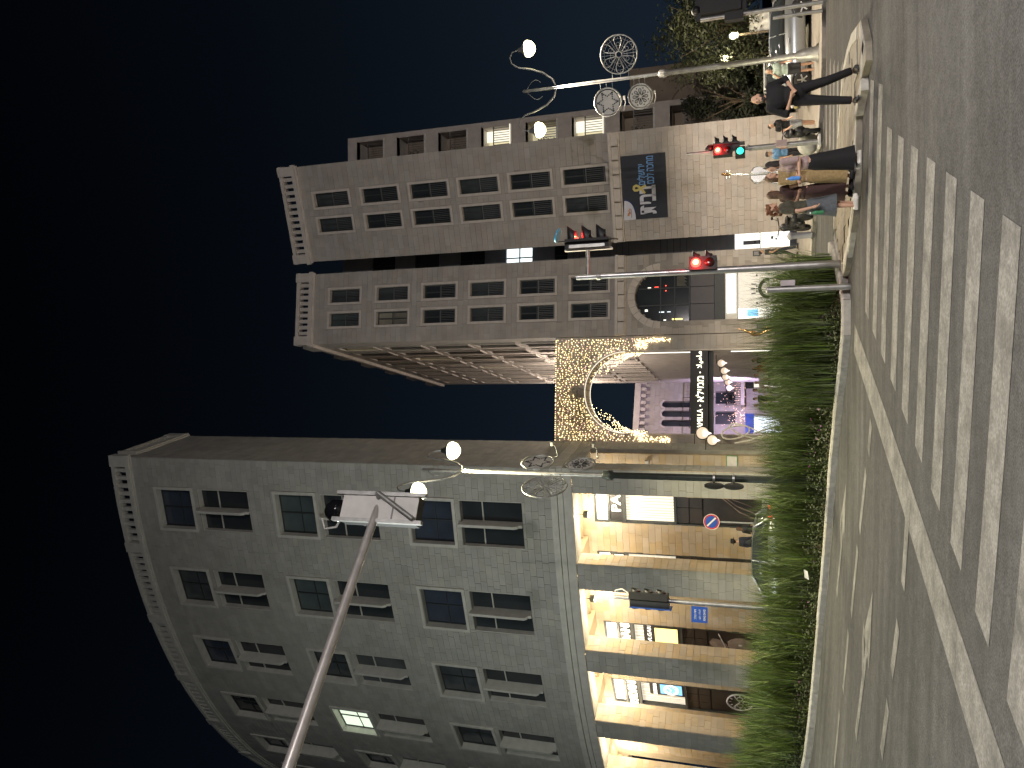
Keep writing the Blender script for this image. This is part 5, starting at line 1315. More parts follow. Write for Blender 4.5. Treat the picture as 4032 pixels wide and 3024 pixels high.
# ---------------------------------------------------------------- sculptures
def cello():
    x, y = 8.38, 33.0; z0 = g(x, y) + .1
    T = thing('cello_sculpture', 'tall mirror-polished cello sculpture standing on pavement before right tower', 'sculpture', (x, y, z0), world=True)
    h = lambda t: [(.30, 0), (.44, .10), (.48, .30), (.40, .50), (.27, .62), (.25, .74), (.32, .86), (.37, 1.02), (.33, 1.18), (.18, 1.30), (.05, 1.33)]
    half = [(r * 1.0, z + .78) for r, z in h(0)]; out = half + [(-r, z) for r, z in reversed(half)]
    mb = MB(); mb.prism(out, -.12, .12, T4(x, y, z0)); b = mb.build('body', M['chrome'], T)
    bv = b.modifiers.new('bevel', 'BEVEL'); bv.width = .05; bv.segments = 3
    MB().tube([(x, y - .14, z0 + 1.1), (x + .02, y - .16, z0 + 2.1), (x + .10, y - .10, z0 + 2.85)], [.05, .045, .035], 8).build('neck', M['chrome'], T)
    MB().tube([(x + .10, y - .10, z0 + 2.85), (x + .12, y - .08, z0 + 3.08), (x + .14, y - .12, z0 + 3.2), (x + .14, y - .20, z0 + 3.16), (x + .13, y - .19, z0 + 3.08)], [.05, .06, .05, .04, .03], 10).build('scroll', M['bronze'], T)
    for dz, s in ((2.92, -1), (2.98, 1), (3.02, -1), (2.88, 1)): MB().tube([(x + .11, y - .1, z0 + dz), (x + .11 + s * .16, y - .1, z0 + dz + .01)], .018, 6).build('peg', M['chrome'], T)
    MB().tube([(x, y, z0 + .05), (x, y, z0 + .8)], .03, 8).build('spike', M['chrome'], T)
    MB().box(x - .45, x + .45, y - .4, y + .4, z0, z0 + .08).build('plinth', M['pier_grey'], T)
    for s in (-1, 1): MB().tube([(x + s * .2, y - .13, z0 + 1.3), (x + s * .17, y - .13, z0 + 1.45), (x + s * .22, y - .13, z0 + 1.6)], .02, 6).build('sound_hole', M['black_metal'], T)
cello()
# ================================================================== people
def capsule(mb, p0, p1, r0, r1, n=10, flat0=False, flat1=False):
    a, b = Vector(p0), Vector(p1); t = (b - a).normalized(); pts = []; rs = []
    if not flat0:
        for k in (80, 50, 20): pts.append(a - t * r0 * math.sin(R(k))); rs.append(r0 * math.cos(R(k)))
    pts.append(a); rs.append(r0); pts.append((a + b) / 2); rs.append((r0 + r1) / 2); pts.append(b); rs.append(r1)
    if not flat1:
        for k in (20, 50, 80): pts.append(b + t * r1 * math.sin(R(k))); rs.append(r1 * math.cos(R(k)))
    mb.tube(pts, rs, n)
def remesh(mb, name, mt, parent, vox=.012, it=4):
    me = bpy.data.meshes.new(name); me.from_pydata(mb.v, [], mb.f); me.update()
    bm = bmesh.new(); bm.from_mesh(me); bmesh.ops.recalc_face_normals(bm, faces=bm.faces); bm.to_mesh(me); bm.free()
    t = bpy.data.objects.new(name, me); link(t)
    m = t.modifiers.new('r', 'REMESH'); m.mode = 'VOXEL'; m.voxel_size = vox
    s = t.modifiers.new('s', 'SMOOTH'); s.iterations = it; s.factor = .5
    dg = bpy.context.evaluated_depsgraph_get(); out = bpy.data.meshes.new_from_object(t.evaluated_get(dg))
    bpy.data.objects.remove(t); bpy.data.meshes.remove(me)
    out.materials.clear(); out.materials.append(M[mt]); out.polygons.foreach_set('use_smooth', [True] * len(out.polygons))
    o = link(bpy.data.objects.new(name, out)); o.parent = parent; return o
def loft(rings, n=18, wob=0, seed=0):
    """elliptical rings (cx,cy,z,rx,ry) to a tube"""
    rnd = random.Random(seed); ph = [rnd.uniform(0, 6.28) for _ in range(3)]; mb = MB(); out = []
    for i, (cx, cyy, z, rx, ry) in enumerate(rings):
        k = i / max(1, len(rings) - 1)
        out.append([(cx + rx * math.cos(a) * (1 + wob * k * math.sin(5 * a + ph[0])), cyy + ry * math.sin(a) * (1 + wob * k * math.sin(6 * a + ph[1])), z) for a in [2 * math.pi * j / n for j in range(n)]])
    return mb.rings(out)
def person(label, loc, rz, H=1.7, arms=None, legs=None, top='dark_cloth', sleeve=.55, bottom='trousers', bmat='black_cloth', hem=.45, hair='hair_dark', hstyle='short', shoe='black_plastic', skin='skin', head_turn=0.0, female=False, vox=.012, beard=False, hat=None, fat=1.0, group=None, lean=0.0, fingers=True, jacket=None):
    """a figure facing local -y. arms: ((elbow),(wrist)) left then right in units of height 1.75"""
    k = H / 1.75
    P = thing('person', label, 'person', loc, rz, group=group)
    sw = (.165 if female else .19)
    arms = arms or (((-.24, .02, 1.12), (-.25, -.06, .88)), ((.24, .02, 1.12), (.25, -.06, .88)))
    legs = legs or (((-.10, -.01, .50), (-.11, .02, .09)), ((.10, -.01, .50), (.11, .02, .09)))
    L = lean
    def q(p): return Vector((p[0], p[1] - L * max(0, p[2] - .9), p[2])) * k
    hd = (0, -.015, 1.635); sh = [(-sw, 0, 1.425), (sw, 0, 1.425)]; hip = [(-.09, 0, .93), (.09, 0, .93)]
    b = MB(); w = fat
    def E(c, r): b.ell(q(c), tuple(x * k for x in r), 14, 10)
    def C(p0, p1, r0, r1): capsule(b, q(p0), q(p1), r0 * k, r1 * k)
    E((0, 0, 1.30), (.155 * w if female else .175 * w, .105 * w, .20)); E((0, 0, 1.10), (.13 * w, .095 * w, .17)); E((0, .01, .95), (.165 * w if female else .155 * w, .115 * w, .13))
    if female: E((-.07, -.085, 1.30), (.06, .05, .06)); E((.07, -.085, 1.30), (.06, .05, .06))
    C((-sw + .02, 0, 1.42), (sw - .02, 0, 1.42), .06, .06); C((0, .01, 1.42), (0, -.005, 1.56), .056, .052)
    ht = Matrix.Rotation(head_turn, 3, 'Z')
    def hp(x, y, z): v = ht @ Vector((x, y, 0)); return (hd[0] + v.x, hd[1] + v.y, hd[2] + z)
    E(hd, (.074, .092, .108)); E(hp(0, -.02, -.055), (.056, .07, .06)); E(hp(0, -.10, -.015), (.013, .020, .026)); E(hp(0, -.082, -.068), (.026, .014, .012)); E(hp(0, -.08, -.10), (.025, .02, .018))
    for s in (-1, 1): E(hp(s * .076, .01, -.01), (.012, .022, .034)); E(hp(s * .03, -.078, .022), (.024, .014, .010))
    for i in (0, 1):
        el, wr = arms[i]; C(sh[i], el, .052 * w, .040); C(el, wr, .040, .026)
        e, v = q(el), q(wr); d = (v - e).normalized(); pc = v + d * .045 * k
        capsule(b, v, v + d * .07 * k, .028 * k, .034 * k)
        side = d.cross(Vector((0, 1, 0) if abs(d.y) < .8 else (1, 0, 0))).normalized(); up = d.cross(side)
        if fingers:
            for j, fl in enumerate((.062, .072, .068, .052)):
                o_ = v + d * .085 * k + side * (j - 1.5) * .019 * k; m_ = o_ + d * fl * .55 * k + up * .012 * k
                capsule(b, o_, m_, .0095 * k, .009 * k, 6); capsule(b, m_, m_ + d * fl * .4 * k + up * .022 * k, .009 * k, .008 * k, 6)
            o_ = v + d * .03 * k - side * .03 * k; capsule(b, o_, o_ + (d * .045 - side * .025) * k, .011 * k, .0095 * k, 6)
        kn, an = legs[i]; C(hip[i], kn, .082 * w, .055); C(kn, an, .055, .038)
        ft = Vector((an[0], an[1], .045)); capsule(b, q((an[0], an[1] + .04, .05)), q((an[0] + (.02 if i else -.02), an[1] - .14, .035)), .04 * k, .035 * k)
    remesh(b, 'body', skin, P, vox * .75 if fingers else vox, 3)
    # clothes
    t = MB()
    def TE(c, r): t.ell(q(c), tuple(x * k for x in r), 14, 10)
    f = 1.10
    TE((0, 0, 1.30), (.165 * w * f if female else .185 * w * f, .118 * w * f, .205)); TE((0, 0, 1.10), (.145 * w * f, .112 * w * f, .18)); TE((0, .005, .98), (.165 * w * f, .12 * w * f, .12))
    if female: TE((-.07, -.088, 1.30), (.068, .058, .068)); TE((.07, -.088, 1.30), (.068, .058, .068))
    capsule(t, q((-sw + .01, 0, 1.415)), q((sw - .01, 0, 1.415)), .072 * k, .072 * k)
    for i in (0, 1):
        el, wr = Vector(arms[i][0]), Vector(arms[i][1]); s0 = Vector(sh[i])
        if sleeve <= 1: capsule(t, q(s0), q(s0.lerp(el, sleeve)), .068 * w * k, .062 * w * k, 12, False, True)
        else: capsule(t, q(s0), q(el), .068 * w * k, .056 * k, 12); capsule(t, q(el), q(el.lerp(wr, sleeve - 1)), .056 * k, .044 * k, 12, False, True)
    to = remesh(t, 'top', top, P, vox * 1.1, 4)
    if jacket: tag(to, jacket)
    if bottom in ('trousers', 'shorts'):
        t = MB(); TE((0, .01, .95), (.17 * w * f, .125 * w * f, .13))
        for i in (0, 1):
            kn, an = Vector(legs[i][0]), Vector(legs[i][1]); h0 = Vector(hip[i])
            if bottom == 'trousers': capsule(t, q(h0), q(kn), .098 * w * k, .078 * k, 12); capsule(t, q(kn), q(kn.lerp(an, .97)), .078 * k, .066 * k, 12, False, True)
            else: capsule(t, q(h0), q(h0.lerp(kn, .95)), .10 * w * k, .092 * k, 12, False, True)
        remesh(t, bottom, bmat, P, vox * 1.1, 4)
    else:
        zt, zb = 1.06, hem; fl = .02 + (.9 - hem) * .06; rg = []
        for i in range(9):
            u = i / 8; z = zt + (zb - zt) * u; rx = .135 + (.05 * min(1, u * 4)) + fl * u * u; rg.append((0, .005 + .01 * u - L * max(0, z - .9), z, rx * w, (rx - .035 + .02 * u) * w))
        sk = loft([(a * k, c * k, z * k, rx * k, ry * k) for a, c, z, rx, ry in rg], 28, .045, int(H * 1000) + len(label)); so = sk.build('skirt', M[bmat], P)
    for i in (0, 1):
        an = legs[i][1]; t = MB(); s = -1 if i == 0 else 1
        capsule(t, q((an[0], an[1] + .045, .05)), q((an[0] + s * .02, an[1] - .15, .04)), .050 * k, .042 * k, 10); t.box(*[v for pr in zip(q((an[0] - .045, an[1] - .19, .0)), q((an[0] + .045, an[1] + .09, .03))) for v in pr])
        remesh(t, 'shoe', shoe, P, vox, 3)
    # hair
    h = MB()
    def HE(c, r): h.ell(q(c), tuple(x * k for x in r), 14, 10)
    if hstyle != 'bald':
        HE(hp(0, .022, .03), (.084, .092, .098))
        if hstyle == 'long':
            HE(hp(0, .055, -.08), (.085, .06, .14)); HE(hp(0, .075, -.24), (.09, .05, .17)); HE(hp(.065, .02, -.06), (.03, .06, .12)); HE(hp(-.065, .02, -.06), (.03, .06, .12))
        if hstyle == 'curly':
            rr = random.Random(4)
            for _ in range(46):
                a = rr.uniform(0, 6.28); z = rr.uniform(-.22, .1); rad = .095 + .02 * (z < 0)
                x_, y_ = rad * math.cos(a), rad * math.sin(a) + .03
                if y_ < -.04 and z < .04: continue
                HE(hp(x_, y_, z), (.032, .032, .034))
        cutv = remesh(h, 'hair', hair, P, vox, 2)
    if beard:
        h = MB(); HE(hp(0, -.055, -.095), (.055, .045, .05)); HE(hp(.05, -.03, -.06), (.02, .04, .045)); HE(hp(-.05, -.03, -.06), (.02, .04, .045)); remesh(h, 'beard', hair, P, vox, 2)
    for s in (-1, 1): MB().ell(q(hp(s * .03, -.086, .008)), .0085 * k, 8, 6).build('eye', M['black_plastic'], P)
    if hat == 'brim': MB().lathe([(.16, 0), (.165, .012), (.10, .02), (.098, .10), (.085, .125), (.01, .12)], 22, Matrix.Translation(q((hd[0], hd[1] + .005, hd[2] + .055)))).build('hat', M['black_cloth'], P)
    if hat == 'cap':
        m = MB().ell(q(hp(0, .01, .055)), (.092 * k, .10 * k, .07 * k), 14, 8); m.ell(q(hp(0, -.10, .06)), (.065 * k, .07 * k, .012 * k), 12, 6); m.build('cap', M['dark_cloth'], P)
    return P
def bottle(label, p, mt, d=(0, 0, 1)):
    T = thing('water_bottle', label, 'bottle', tuple(p)); z = Vector(d).normalized(); Q = z.to_track_quat('Z', 'Y').to_matrix().to_4x4()
    MB().lathe([(.028, 0), (.033, .01), (.033, .06), (.029, .075), (.033, .09), (.033, .14), (.013, .18), (.013, .195)], 12, Q).build('bottle_body', M[mt], T)
    MB().lathe([(.015, .196), (.015, .215), (.002, .217)], 10, Q).build('cap', M['white_paint'], T)
def foot(X, Y, up=.10): p = G(X, Y, up); return (p.x, p.y, p.z + .018)
# man in black, hands clasped, standing astride at the kerb
person('man in black jacket and boots standing with hands clasped at the island kerb', foot(3383, 345), R(-8), 1.70,
       arms=(((-.31, .04, 1.15), (-.07, -.18, 1.08)), ((.30, .05, 1.16), (.07, -.19, 1.05))),
       legs=(((-.15, -.02, .50), (-.20, -.03, .09)), ((.17, -.02, .50), (.30, .03, .09))), top='black_cloth', sleeve=1.35, bmat='black_cloth', hair='hair_dark', hstyle='bald', beard=True, head_turn=R(-25), vox=.011, fat=1.08)
person('young woman in mauve top and long black skirt holding a blue bottle', foot(3394, 622), R(-82), 1.47,
       arms=(((-.20, -.02, 1.14), (-.12, -.24, 1.12)), ((.22, .0, 1.12), (.14, -.25, 1.12))), top='mauve', sleeve=1.0, bottom='skirt', bmat='black_cloth', hem=.12, hair='hair_dark', hstyle='long', shoe='shoe_white', female=True, vox=.011)
person('young woman in mustard top and long ochre skirt, long brown hair', foot(3366, 672), R(35), 1.47,
       arms=(((-.21, -.03, 1.14), (-.12, -.22, 1.10)), ((.22, .0, 1.14), (.14, -.22, 1.06))), top='ochre', sleeve=1.1, bottom='skirt', bmat='ochre', hem=.14, hair='hair_brown', hstyle='long', shoe='dark_cloth', female=True, vox=.012)
person('young woman in dark maroon dress standing between the ochre skirt and denim skirt', foot(3362, 742), R(120), 1.44,
       arms=(((-.21, -.03, 1.14), (-.10, -.24, 1.10)), ((.22, .0, 1.14), (.14, -.22, 1.16))), top='maroon', sleeve=.5, bottom='skirt', bmat='maroon', hem=.16, hair='hair_brown', hstyle='long', shoe='dark_cloth', female=True, vox=.012)
person('young woman with curly red hair in olive shirt and denim skirt', foot(3382, 798), R(65), 1.47,
       arms=(((-.24, .02, 1.12), (-.27, -.04, .86)), ((.22, -.04, 1.14), (.10, -.25, 1.10))), top='olive', sleeve=.8, bottom='skirt', bmat='denim', hem=.40, hair='hair_red', hstyle='curly', shoe='shoe_white', female=True, vox=.011, fat=1.05)
b0 = foot(3394, 622)
bottle('blue water bottle in the hand of the woman in mauve', (b0[0] - .27, b0[1] - .14, b0[2] + .93), 'bottle_blue')
b0 = foot(3382, 798)
bottle('green water bottle carried low by the red-haired woman', (b0[0] - .16, b0[1] - .22, b0[2] + .55), 'bottle_green')
# people further off
fp = lambda X, Y, up=0.0, : (lambda p: (p.x, p.y, p.z + up))(G(X, Y))
person('man in mint t-shirt and dark shorts holding a phone to his ear', fp(3217, 258, .02), R(-10), 1.72, arms=(((-.30, -.04, 1.22), (-.12, -.13, 1.50)), ((.26, .03, 1.12), (.25, -.08, .90))), top='mint', bottom='shorts', bmat='dark_cloth', hair='hair_grey', hstyle='short', shoe='black_plastic', vox=.016, fat=1.15, fingers=False)
person('boy in black t-shirt and grey shorts crossing behind the man in black', fp(3221, 478, .02), R(20), 1.62, arms=(((-.25, .02, 1.14), (-.20, -.14, .95)), ((.23, .02, 1.12), (.2, -.15, .92))), legs=(((-.09, -.08, .50), (-.09, -.02, .09)), ((.09, .03, .50), (.10, .10, .09))), top='black_cloth', bottom='shorts', bmat='grey_cloth', hair='hair_dark', hstyle='short', shoe='brown_cloth', vox=.016, fingers=False)
person('man in blue shirt and cap half hidden behind the signal pole', fp(3212, 590, .02), R(30), 1.66, top='blue_cloth', bmat='dark_cloth', hair='hair_dark', hat='cap', vox=.018, fingers=False)
person('passer-by in blue jacket walking behind the mauve top', fp(3212, 640, .02), R(80), 1.60, top='blue_cloth', sleeve=1.5, bmat='navy', vox=.018, fingers=False)
person('man in grey t-shirt walking past the lit slot doorway', fp(3153, 985, .10), R(100), 1.70, arms=(((-.24, .10, 1.14), (-.22, -.02, .94)), ((.24, -.04, 1.12), (.22, -.2, 1.0))), legs=(((-.09, -.10, .50), (-.09, -.14, .09)), ((.09, .04, .52), (.10, .22, .12))), top='dark_cloth', bmat='navy', hair='hair_dark', vox=.018, fingers=False)
person('man in black brimmed hat and dark coat under the arcade', (-6.25, 31.6, FLOOR), R(150), 1.55, top='navy', sleeve=1.9, bmat='black_cloth', hair='hair_dark', hat='brim', vox=.018, fingers=False)
person('woman in dark dress walking beside the man in the hat', (-5.80, 31.9, FLOOR), R(150), 1.42, top='dark_cloth', sleeve=1.2, bottom='skirt', bmat='dark_cloth', hem=.3, hair='hair_brown', hstyle='long', female=True, vox=.018, fingers=False)
crowd = [(1.15, 43.5, 'black_cloth', 'hair_dark', 'person in black walking through the right side of the gate'), (.72, 44.5, 'red_cloth', 'hair_brown', 'person in dusty red shirt inside the gate'), (.35, 43.0, 'white_cloth', 'hair_dark', 'person in white shirt inside the gate, beside red shirt'), (-.05, 45.0, 'white_cloth', 'hair_dark', 'second person in white, in the middle of the gate'), (-.45, 44.0, 'white_cloth', 'hair_brown', 'person in white with brown hair under the gate sign'), (-.9, 43.2, 'dark_cloth', 'hair_dark', 'person in dark green jacket left of the gate middle'), (-1.3, 44.4, 'grey_cloth', 'hair_brown', 'person in grey near the left side of the gate'), (1.5, 46.0, 'brown_cloth', 'hair_dark', 'person in brown far back by the right gate wall')]
for i, (x, y, c, h, lb) in enumerate(crowd):
    person(lb, (x, y, .52), R(random.uniform(-60, 60)), random.uniform(1.60, 1.76), top=c, bmat='navy' if i % 2 else 'dark_cloth', hair=h, hstyle='long' if i % 3 == 1 else 'short', female=i % 3 == 1, vox=.022, fingers=False, group='crowd inside the gate')
o = strip('lane_floor', [(2.0, 39.5), (1.6, 80), (-3.0, 80), (-2.8, 39.5)], 0.0, 'paving_far')
for v in o.data.vertices:
    pass
o.location.z += .24
# bronze dancer by the gate
def dancer():
    x, y = 2.32, 36.7; z0 = g(x, y) + .1
    T = thing('bronze_dancer', 'slender polished bronze dancer sculpture beside the gate', 'sculpture', (x, y, z0))
    b = MB()
    for p0, p1, r0, r1 in (((0, 0, .1), (.16, 0, .75), .05, .06), ((.16, 0, .75), (0, 0, 1.3), .09, .13), ((0, 0, 1.3), (.12, 0, 1.35), .12, .1), ((0, 0, 1.3), (-.20, 0, 1.7), .10, .05), ((-.2, 0, 1.7), (-.12, 0, 1.95), .06, .14), ((-.12, 0, 1.95), (-.05, 0, 2.15), .13, .05), ((-.05, 0, 2.15), (.02, 0, 2.3), .07, .06), ((.02, 0, 2.3), (.12, 0, 2.65), .045, .02), ((-.1, 0, 2.0), (-.3, 0, 1.9), .05, .02)):
        capsule(b, p0, p1, r0, r1)
    b.box(-.25, .25, -.25, .25, 0, .12)
    remesh(b, 'figure', 'bronze', T, .02, 3)
dancer()
def rings():
    x, y = -2.3, 36.2; z0 = g(x, y) + .1
    T = thing('ring_sculpture', 'white tubular ring sculpture standing at left of the gate', 'sculpture', (x, y, z0), world=True)
    el = lambda c, a, b, rot, n=28: [(c[0] + a * math.cos(t) * math.cos(rot) - b * math.sin(t) * math.sin(rot), y + .1 * math.sin(t * 2), c[1] + a * math.cos(t) * math.sin(rot) + b * math.sin(t) * math.cos(rot)) for t in [2 * math.pi * k / n for k in range(n)]]
    MB().tube(el((-2.25, 2.85), .28, .62, .25), .035, 8, True).build('ring', M['white_paint'], T)
    MB().tube(el((-2.2, 2.4), .22, .75, -.35), .03, 8, True).build('ring', M['white_paint'], T)
    MB().tube([(-2.5, y, z0), (-2.35, y, 1.6), (-2.6, y, 2.2), (-2.75, y, 2.9)], .035, 8).build('stem', M['white_paint'], T)
    MB().tube([(-1.9, y, z0), (-2.1, y, 1.5), (-2.3, y, 2.1)], .035, 8).build('stem', M['white_paint'], T)
rings()
# round lanterns on brackets along the lane walls
LN = [(2766, 1705, 36.3, .29, 'largest round lantern on the left wall of the gate lane', -1), (2805, 1733, 36.1, .24, 'second round lantern below the largest one at left of gate', -1), (2840, 1430, 44.5, .22, 'nearest of five round lanterns on the right of the lane', 1), (2852, 1460, 48.0, .22, 'second of five round lanterns on the right of the lane', 1), (2857, 1485, 51.0, .22, 'third of five round lanterns on the right of the lane', 1), (2866, 1505, 53.5, .21, 'fourth of five round lanterns on the right of the lane', 1), (2872, 1527, 55.5, .20, 'farthest of five round lanterns on the right of the lane', 1)]
for X, Y, y, r, lb, s in LN:
    p = at_y(X, Y, y); T = thing('round_lantern', lb, 'lantern', tuple(p), group='round lanterns in the lane', world=True); F = T4(p.x, p.y, p.z)
    MB().tube([(r * math.cos(k * math.pi / 14), 0, r * math.sin(k * math.pi / 14)) for k in range(28)], r * .09, 6, True, M=F).build('ring', M['black_metal'], T)
    MB().lathe([(r * .93, -.02), (r * .93, .02)], 24, F @ Matrix.Rotation(R(90), 4, 'X')).build('disc', mat('lantern_disc', (.55, .45, .34), .6, emit=(1, .8, .6), estr=.45), T)
    MB().lathe([(r * .55, 0), (r * .3, -r * .6), (.01, -r * 1.25)], 16, F @ Matrix.Translation((0, -.12, -.05))).build('shade', M['lit_white'], T)
    MB().tube([(0, 0, r), (0, 0, r * 1.2), (s * .5, 0, r * 1.25)], .02, 6, M=F).build('bracket', M['black_metal'], T)
# ================================================================== vehicles
def car(label, loc, rz, paint, lights=False, plate=True):
    """hatchback facing local +x, origin on the ground at its middle"""
    C = thing('car', label, 'car', loc, rz, group='parked and passing cars'); L = 4.1
    # body shell as cross-sections along the length
    def sec(x, w, zb, zs, zt):
        return [(x, -w * .92, zb), (x, -w, zb + .10), (x, -w, (zb + zs) / 2), (x, -w * .97, zs), (x, -w * .80, zt), (x, w * .80, zt), (x, w * .97, zs), (x, w, (zb + zs) / 2), (x, w, zb + .10), (x, w * .92, zb)]
    st = [(-2.05, .55, .40, .62, .68), (-2.02, .74, .30, .72, .82), (-1.85, .84, .22, .85, .93), (-1.3, .87, .20, .90, .97), (-.3, .875, .20, .90, .95), (.6, .875, .20, .88, .93), (1.1, .86, .20, .84, .90), (1.6, .82, .22, .74, .80), (1.92, .74, .28, .62, .66), (2.05, .58, .38, .50, .54)]
    MB().rings([sec(*s) for s in st]).build('body', M[paint], C)
    cab = [(-1.98, .62, .90, .93), (-1.62, .70, .92, 1.32), (-1.2, .72, .93, 1.42), (-.3, .72, .93, 1.46), (.15, .71, .92, 1.43), (.62, .68, .90, 1.18), (1.05, .64, .88, .90)]
    def csec(x, w, z0, z1): return [(x, -.80 * .98, z0), (x, -(w + .02), (z0 + z1) / 2), (x, -w * .84, z1), (x, w * .84, z1), (x, w + .02, (z0 + z1) / 2), (x, .80 * .98, z0)]
    MB().rings([csec(*s) for s in cab]).build('glasshouse', M['glass_dark'], C)
    roof = [(-1.66, .60, 1.31), (-1.2, .615, 1.435), (-.3, .615, 1.475), (.17, .605, 1.445)]
    r = MB().rings([[(x, -w, z - .02), (x, -w, z + .012), (x, w, z + .012), (x, w, z - .02)] for x, w, z in roof], smooth=False)
    for s in (-1, 1):
        r.tube([(.15, s * .60, 1.44), (.62, s * .66, 1.18), (1.06, s * .76, .90)], .035, 6); r.tube([(-1.66, s * .60, 1.32), (-1.86, s * .70, 1.05), (-2.0, s * .72, .90)], .05, 6); r.tube([(-.42, s * .62, 1.46), (-.46, s * .79, .92)], .03, 6)
    r.build('roof', M[paint], C)
    for x in (-1.28, 1.28):
        for s in (-1, 1):
            F = T4(x, s * .80, .31) @ Matrix.Rotation(R(90), 4, 'X')
            W_ = MB().lathe([(.20, -.10), (.30, -.10), (.315, -.06), (.315, .06), (.30, .10), (.20, .10)], 24, F).build('wheel', M['tyre'], C)
            m = MB().lathe([(.205, -.102), (.205, .102), (.19, .103)], 20, F)
            rm = MB().lathe([(.06, -.11), (.06, .11)], 12, F)
            for k in range(5): rm.box(-.025, .025, .0, .19, -.108, .108, F @ Matrix.Rotation(k * 2 * math.pi / 5, 4, 'Z'))
            rm.build('rim', M['steel'], W_); MB().lathe([(.2, -.09), (.2, .09)], 20, F).build('hub_well', M['black_plastic'], W_)
            MB().tube([(x + .36 * math.cos(t), s * .845, .31 + .36 * math.sin(t)) for t in [math.pi * k / 10 for k in range(11)]], .045, 6).build('wheel_arch', M['black_plastic'], C)
    for s in (-1, 1):
        MB().ell((1.88, s * .58, .62), (.12, .15, .075), 12, 8).build('headlight', M['headlight'] if lights else M['white_paint'], C)
        MB().ell((-1.98, s * .64, .80), (.06, .11, .13), 12, 8).build('tail_light', M['tail_red'], C)
        MB().ell((.72, s * .92, .98), (.07, .09, .06), 10, 6).build('mirror', M[paint], C)
        MB().box(-.25, -.08, s * .872 - .012, s * .872 + .012, .78, .81).build('door_handle', M['steel'], C)
    MB().box(2.0, 2.06, -.42, .42, .34, .46).build('grille', M['black_plastic'], C)
    if plate:
        for x in (2.07, -2.06): MB().box(x - .01, x + .01, -.26, .26, .46 if x > 0 else .52, .57 if x > 0 else .63).build('number_plate', M['print_yellow'], C)
    if lights:
        for s in (-1, 1): light('headlamp_light', 'SPOT', (2.05, s * .58, .62), 900, (1, .97, .9), C, .05, R(70), (R(83), 0, R(-90)))
    return C
car('silver hatchback parked side on behind the man in mint', (12.55, 31.3, g(12.55, 31.3) + .105), R(172), 'car_silver')
car('white car with headlights on, facing the crossing behind the man in mint', (13.0, 34.6, g(13.0, 34.6) + .105), R(-100), 'car_white', True)
car('silver car behind the grass bed with its red tail lights on', (-6.5, 28.7, .62), R(172), 'car_silver')
light_ = None
# ---------------------------------------------------------------- motor scooters
def scooter(label, x, y, rz, mt='black_plastic'):
    z0 = g(x, y) + .10; S = thing('scooter', label, 'scooter', (x, y, z0), rz)
    for px in (-.6, .62):
        F = T4(px, 0, .26) @ Matrix.Rotation(R(90), 4, 'X'); w = MB().lathe([(.16, -.05), (.24, -.055), (.26, 0), (.24, .055), (.16, .05)], 20, F).build('wheel', M['tyre'], S); MB().lathe([(.15, -.03), (.15, .03)], 16, F).build('rim', M['steel'], w)
    b = MB(); capsule(b, (-.55, 0, .55), (-.05, 0, .62), .17, .15); capsule(b, (-.1, 0, .35), (.35, 0, .30), .12, .12); capsule(b, (.36, 0, .35), (.45, 0, .85), .12, .14); remesh(b, 'body', mt, S, .02, 3)
    MB().ell((-.35, 0, .78), (.38, .13, .07)).build('seat', M['black_plastic'], S)
    MB().tube([(.62, 0, .26), (.5, 0, .6), (.42, 0, 1.0)], .03, 8).build('fork', M['steel'], S); MB().tube([(.40, -.32, 1.05), (.44, 0, 1.0), (.40, .32, 1.05)], .018, 8).build('handlebar', M['black_metal'], S)
    MB().ell((.56, 0, .86), (.06, .09, .08)).build('headlight', M['white_paint'], S)
    for s in (-1, 1): MB().tube([(.42, s * .22, 1.03), (.42, s * .30, 1.2)], .008, 5).ell((.42, s * .32, 1.23), (.02, .06, .04)).build('mirror', M['black_metal'], S)
    return S
scooter('black motor scooter parked beside the signal pole', 7.35, 24.4, R(75))
scooter('dark motor scooter parked behind the red-haired woman', 5.15, 26.8, R(95))
def bollard(label, x, y):
    z0 = g(x, y) + .1; T = thing('bollard', label, 'bollard', (x, y, z0)); MB().lathe([(.12, 0), (.11, .05), (.10, .6), (.13, .64), (.12, .72), (.01, .78)], 16).build('post', M['pier_grey'], T); MB().lathe([(.14, 0), (.14, .04)], 16).build('foot_ring', M['galv'], T)
bollard('grey bollard beside the scooter behind the red-haired woman', 4.75, 26.9)
def planter_ball(label, x, y):
    z0 = g(x, y) + .1; T = thing('stone_bollard', label, 'bollard', (x, y, z0)); MB().ell((0, 0, .30), (.34, .34, .30), 16, 10).build('ball', M['kerb'], T); MB().lathe([(.25, 0), (.25, .06)], 16).build('foot_ring', M['kerb'], T)
planter_ball('round pale stone bollard next to the black scooter', 7.05, 24.6)
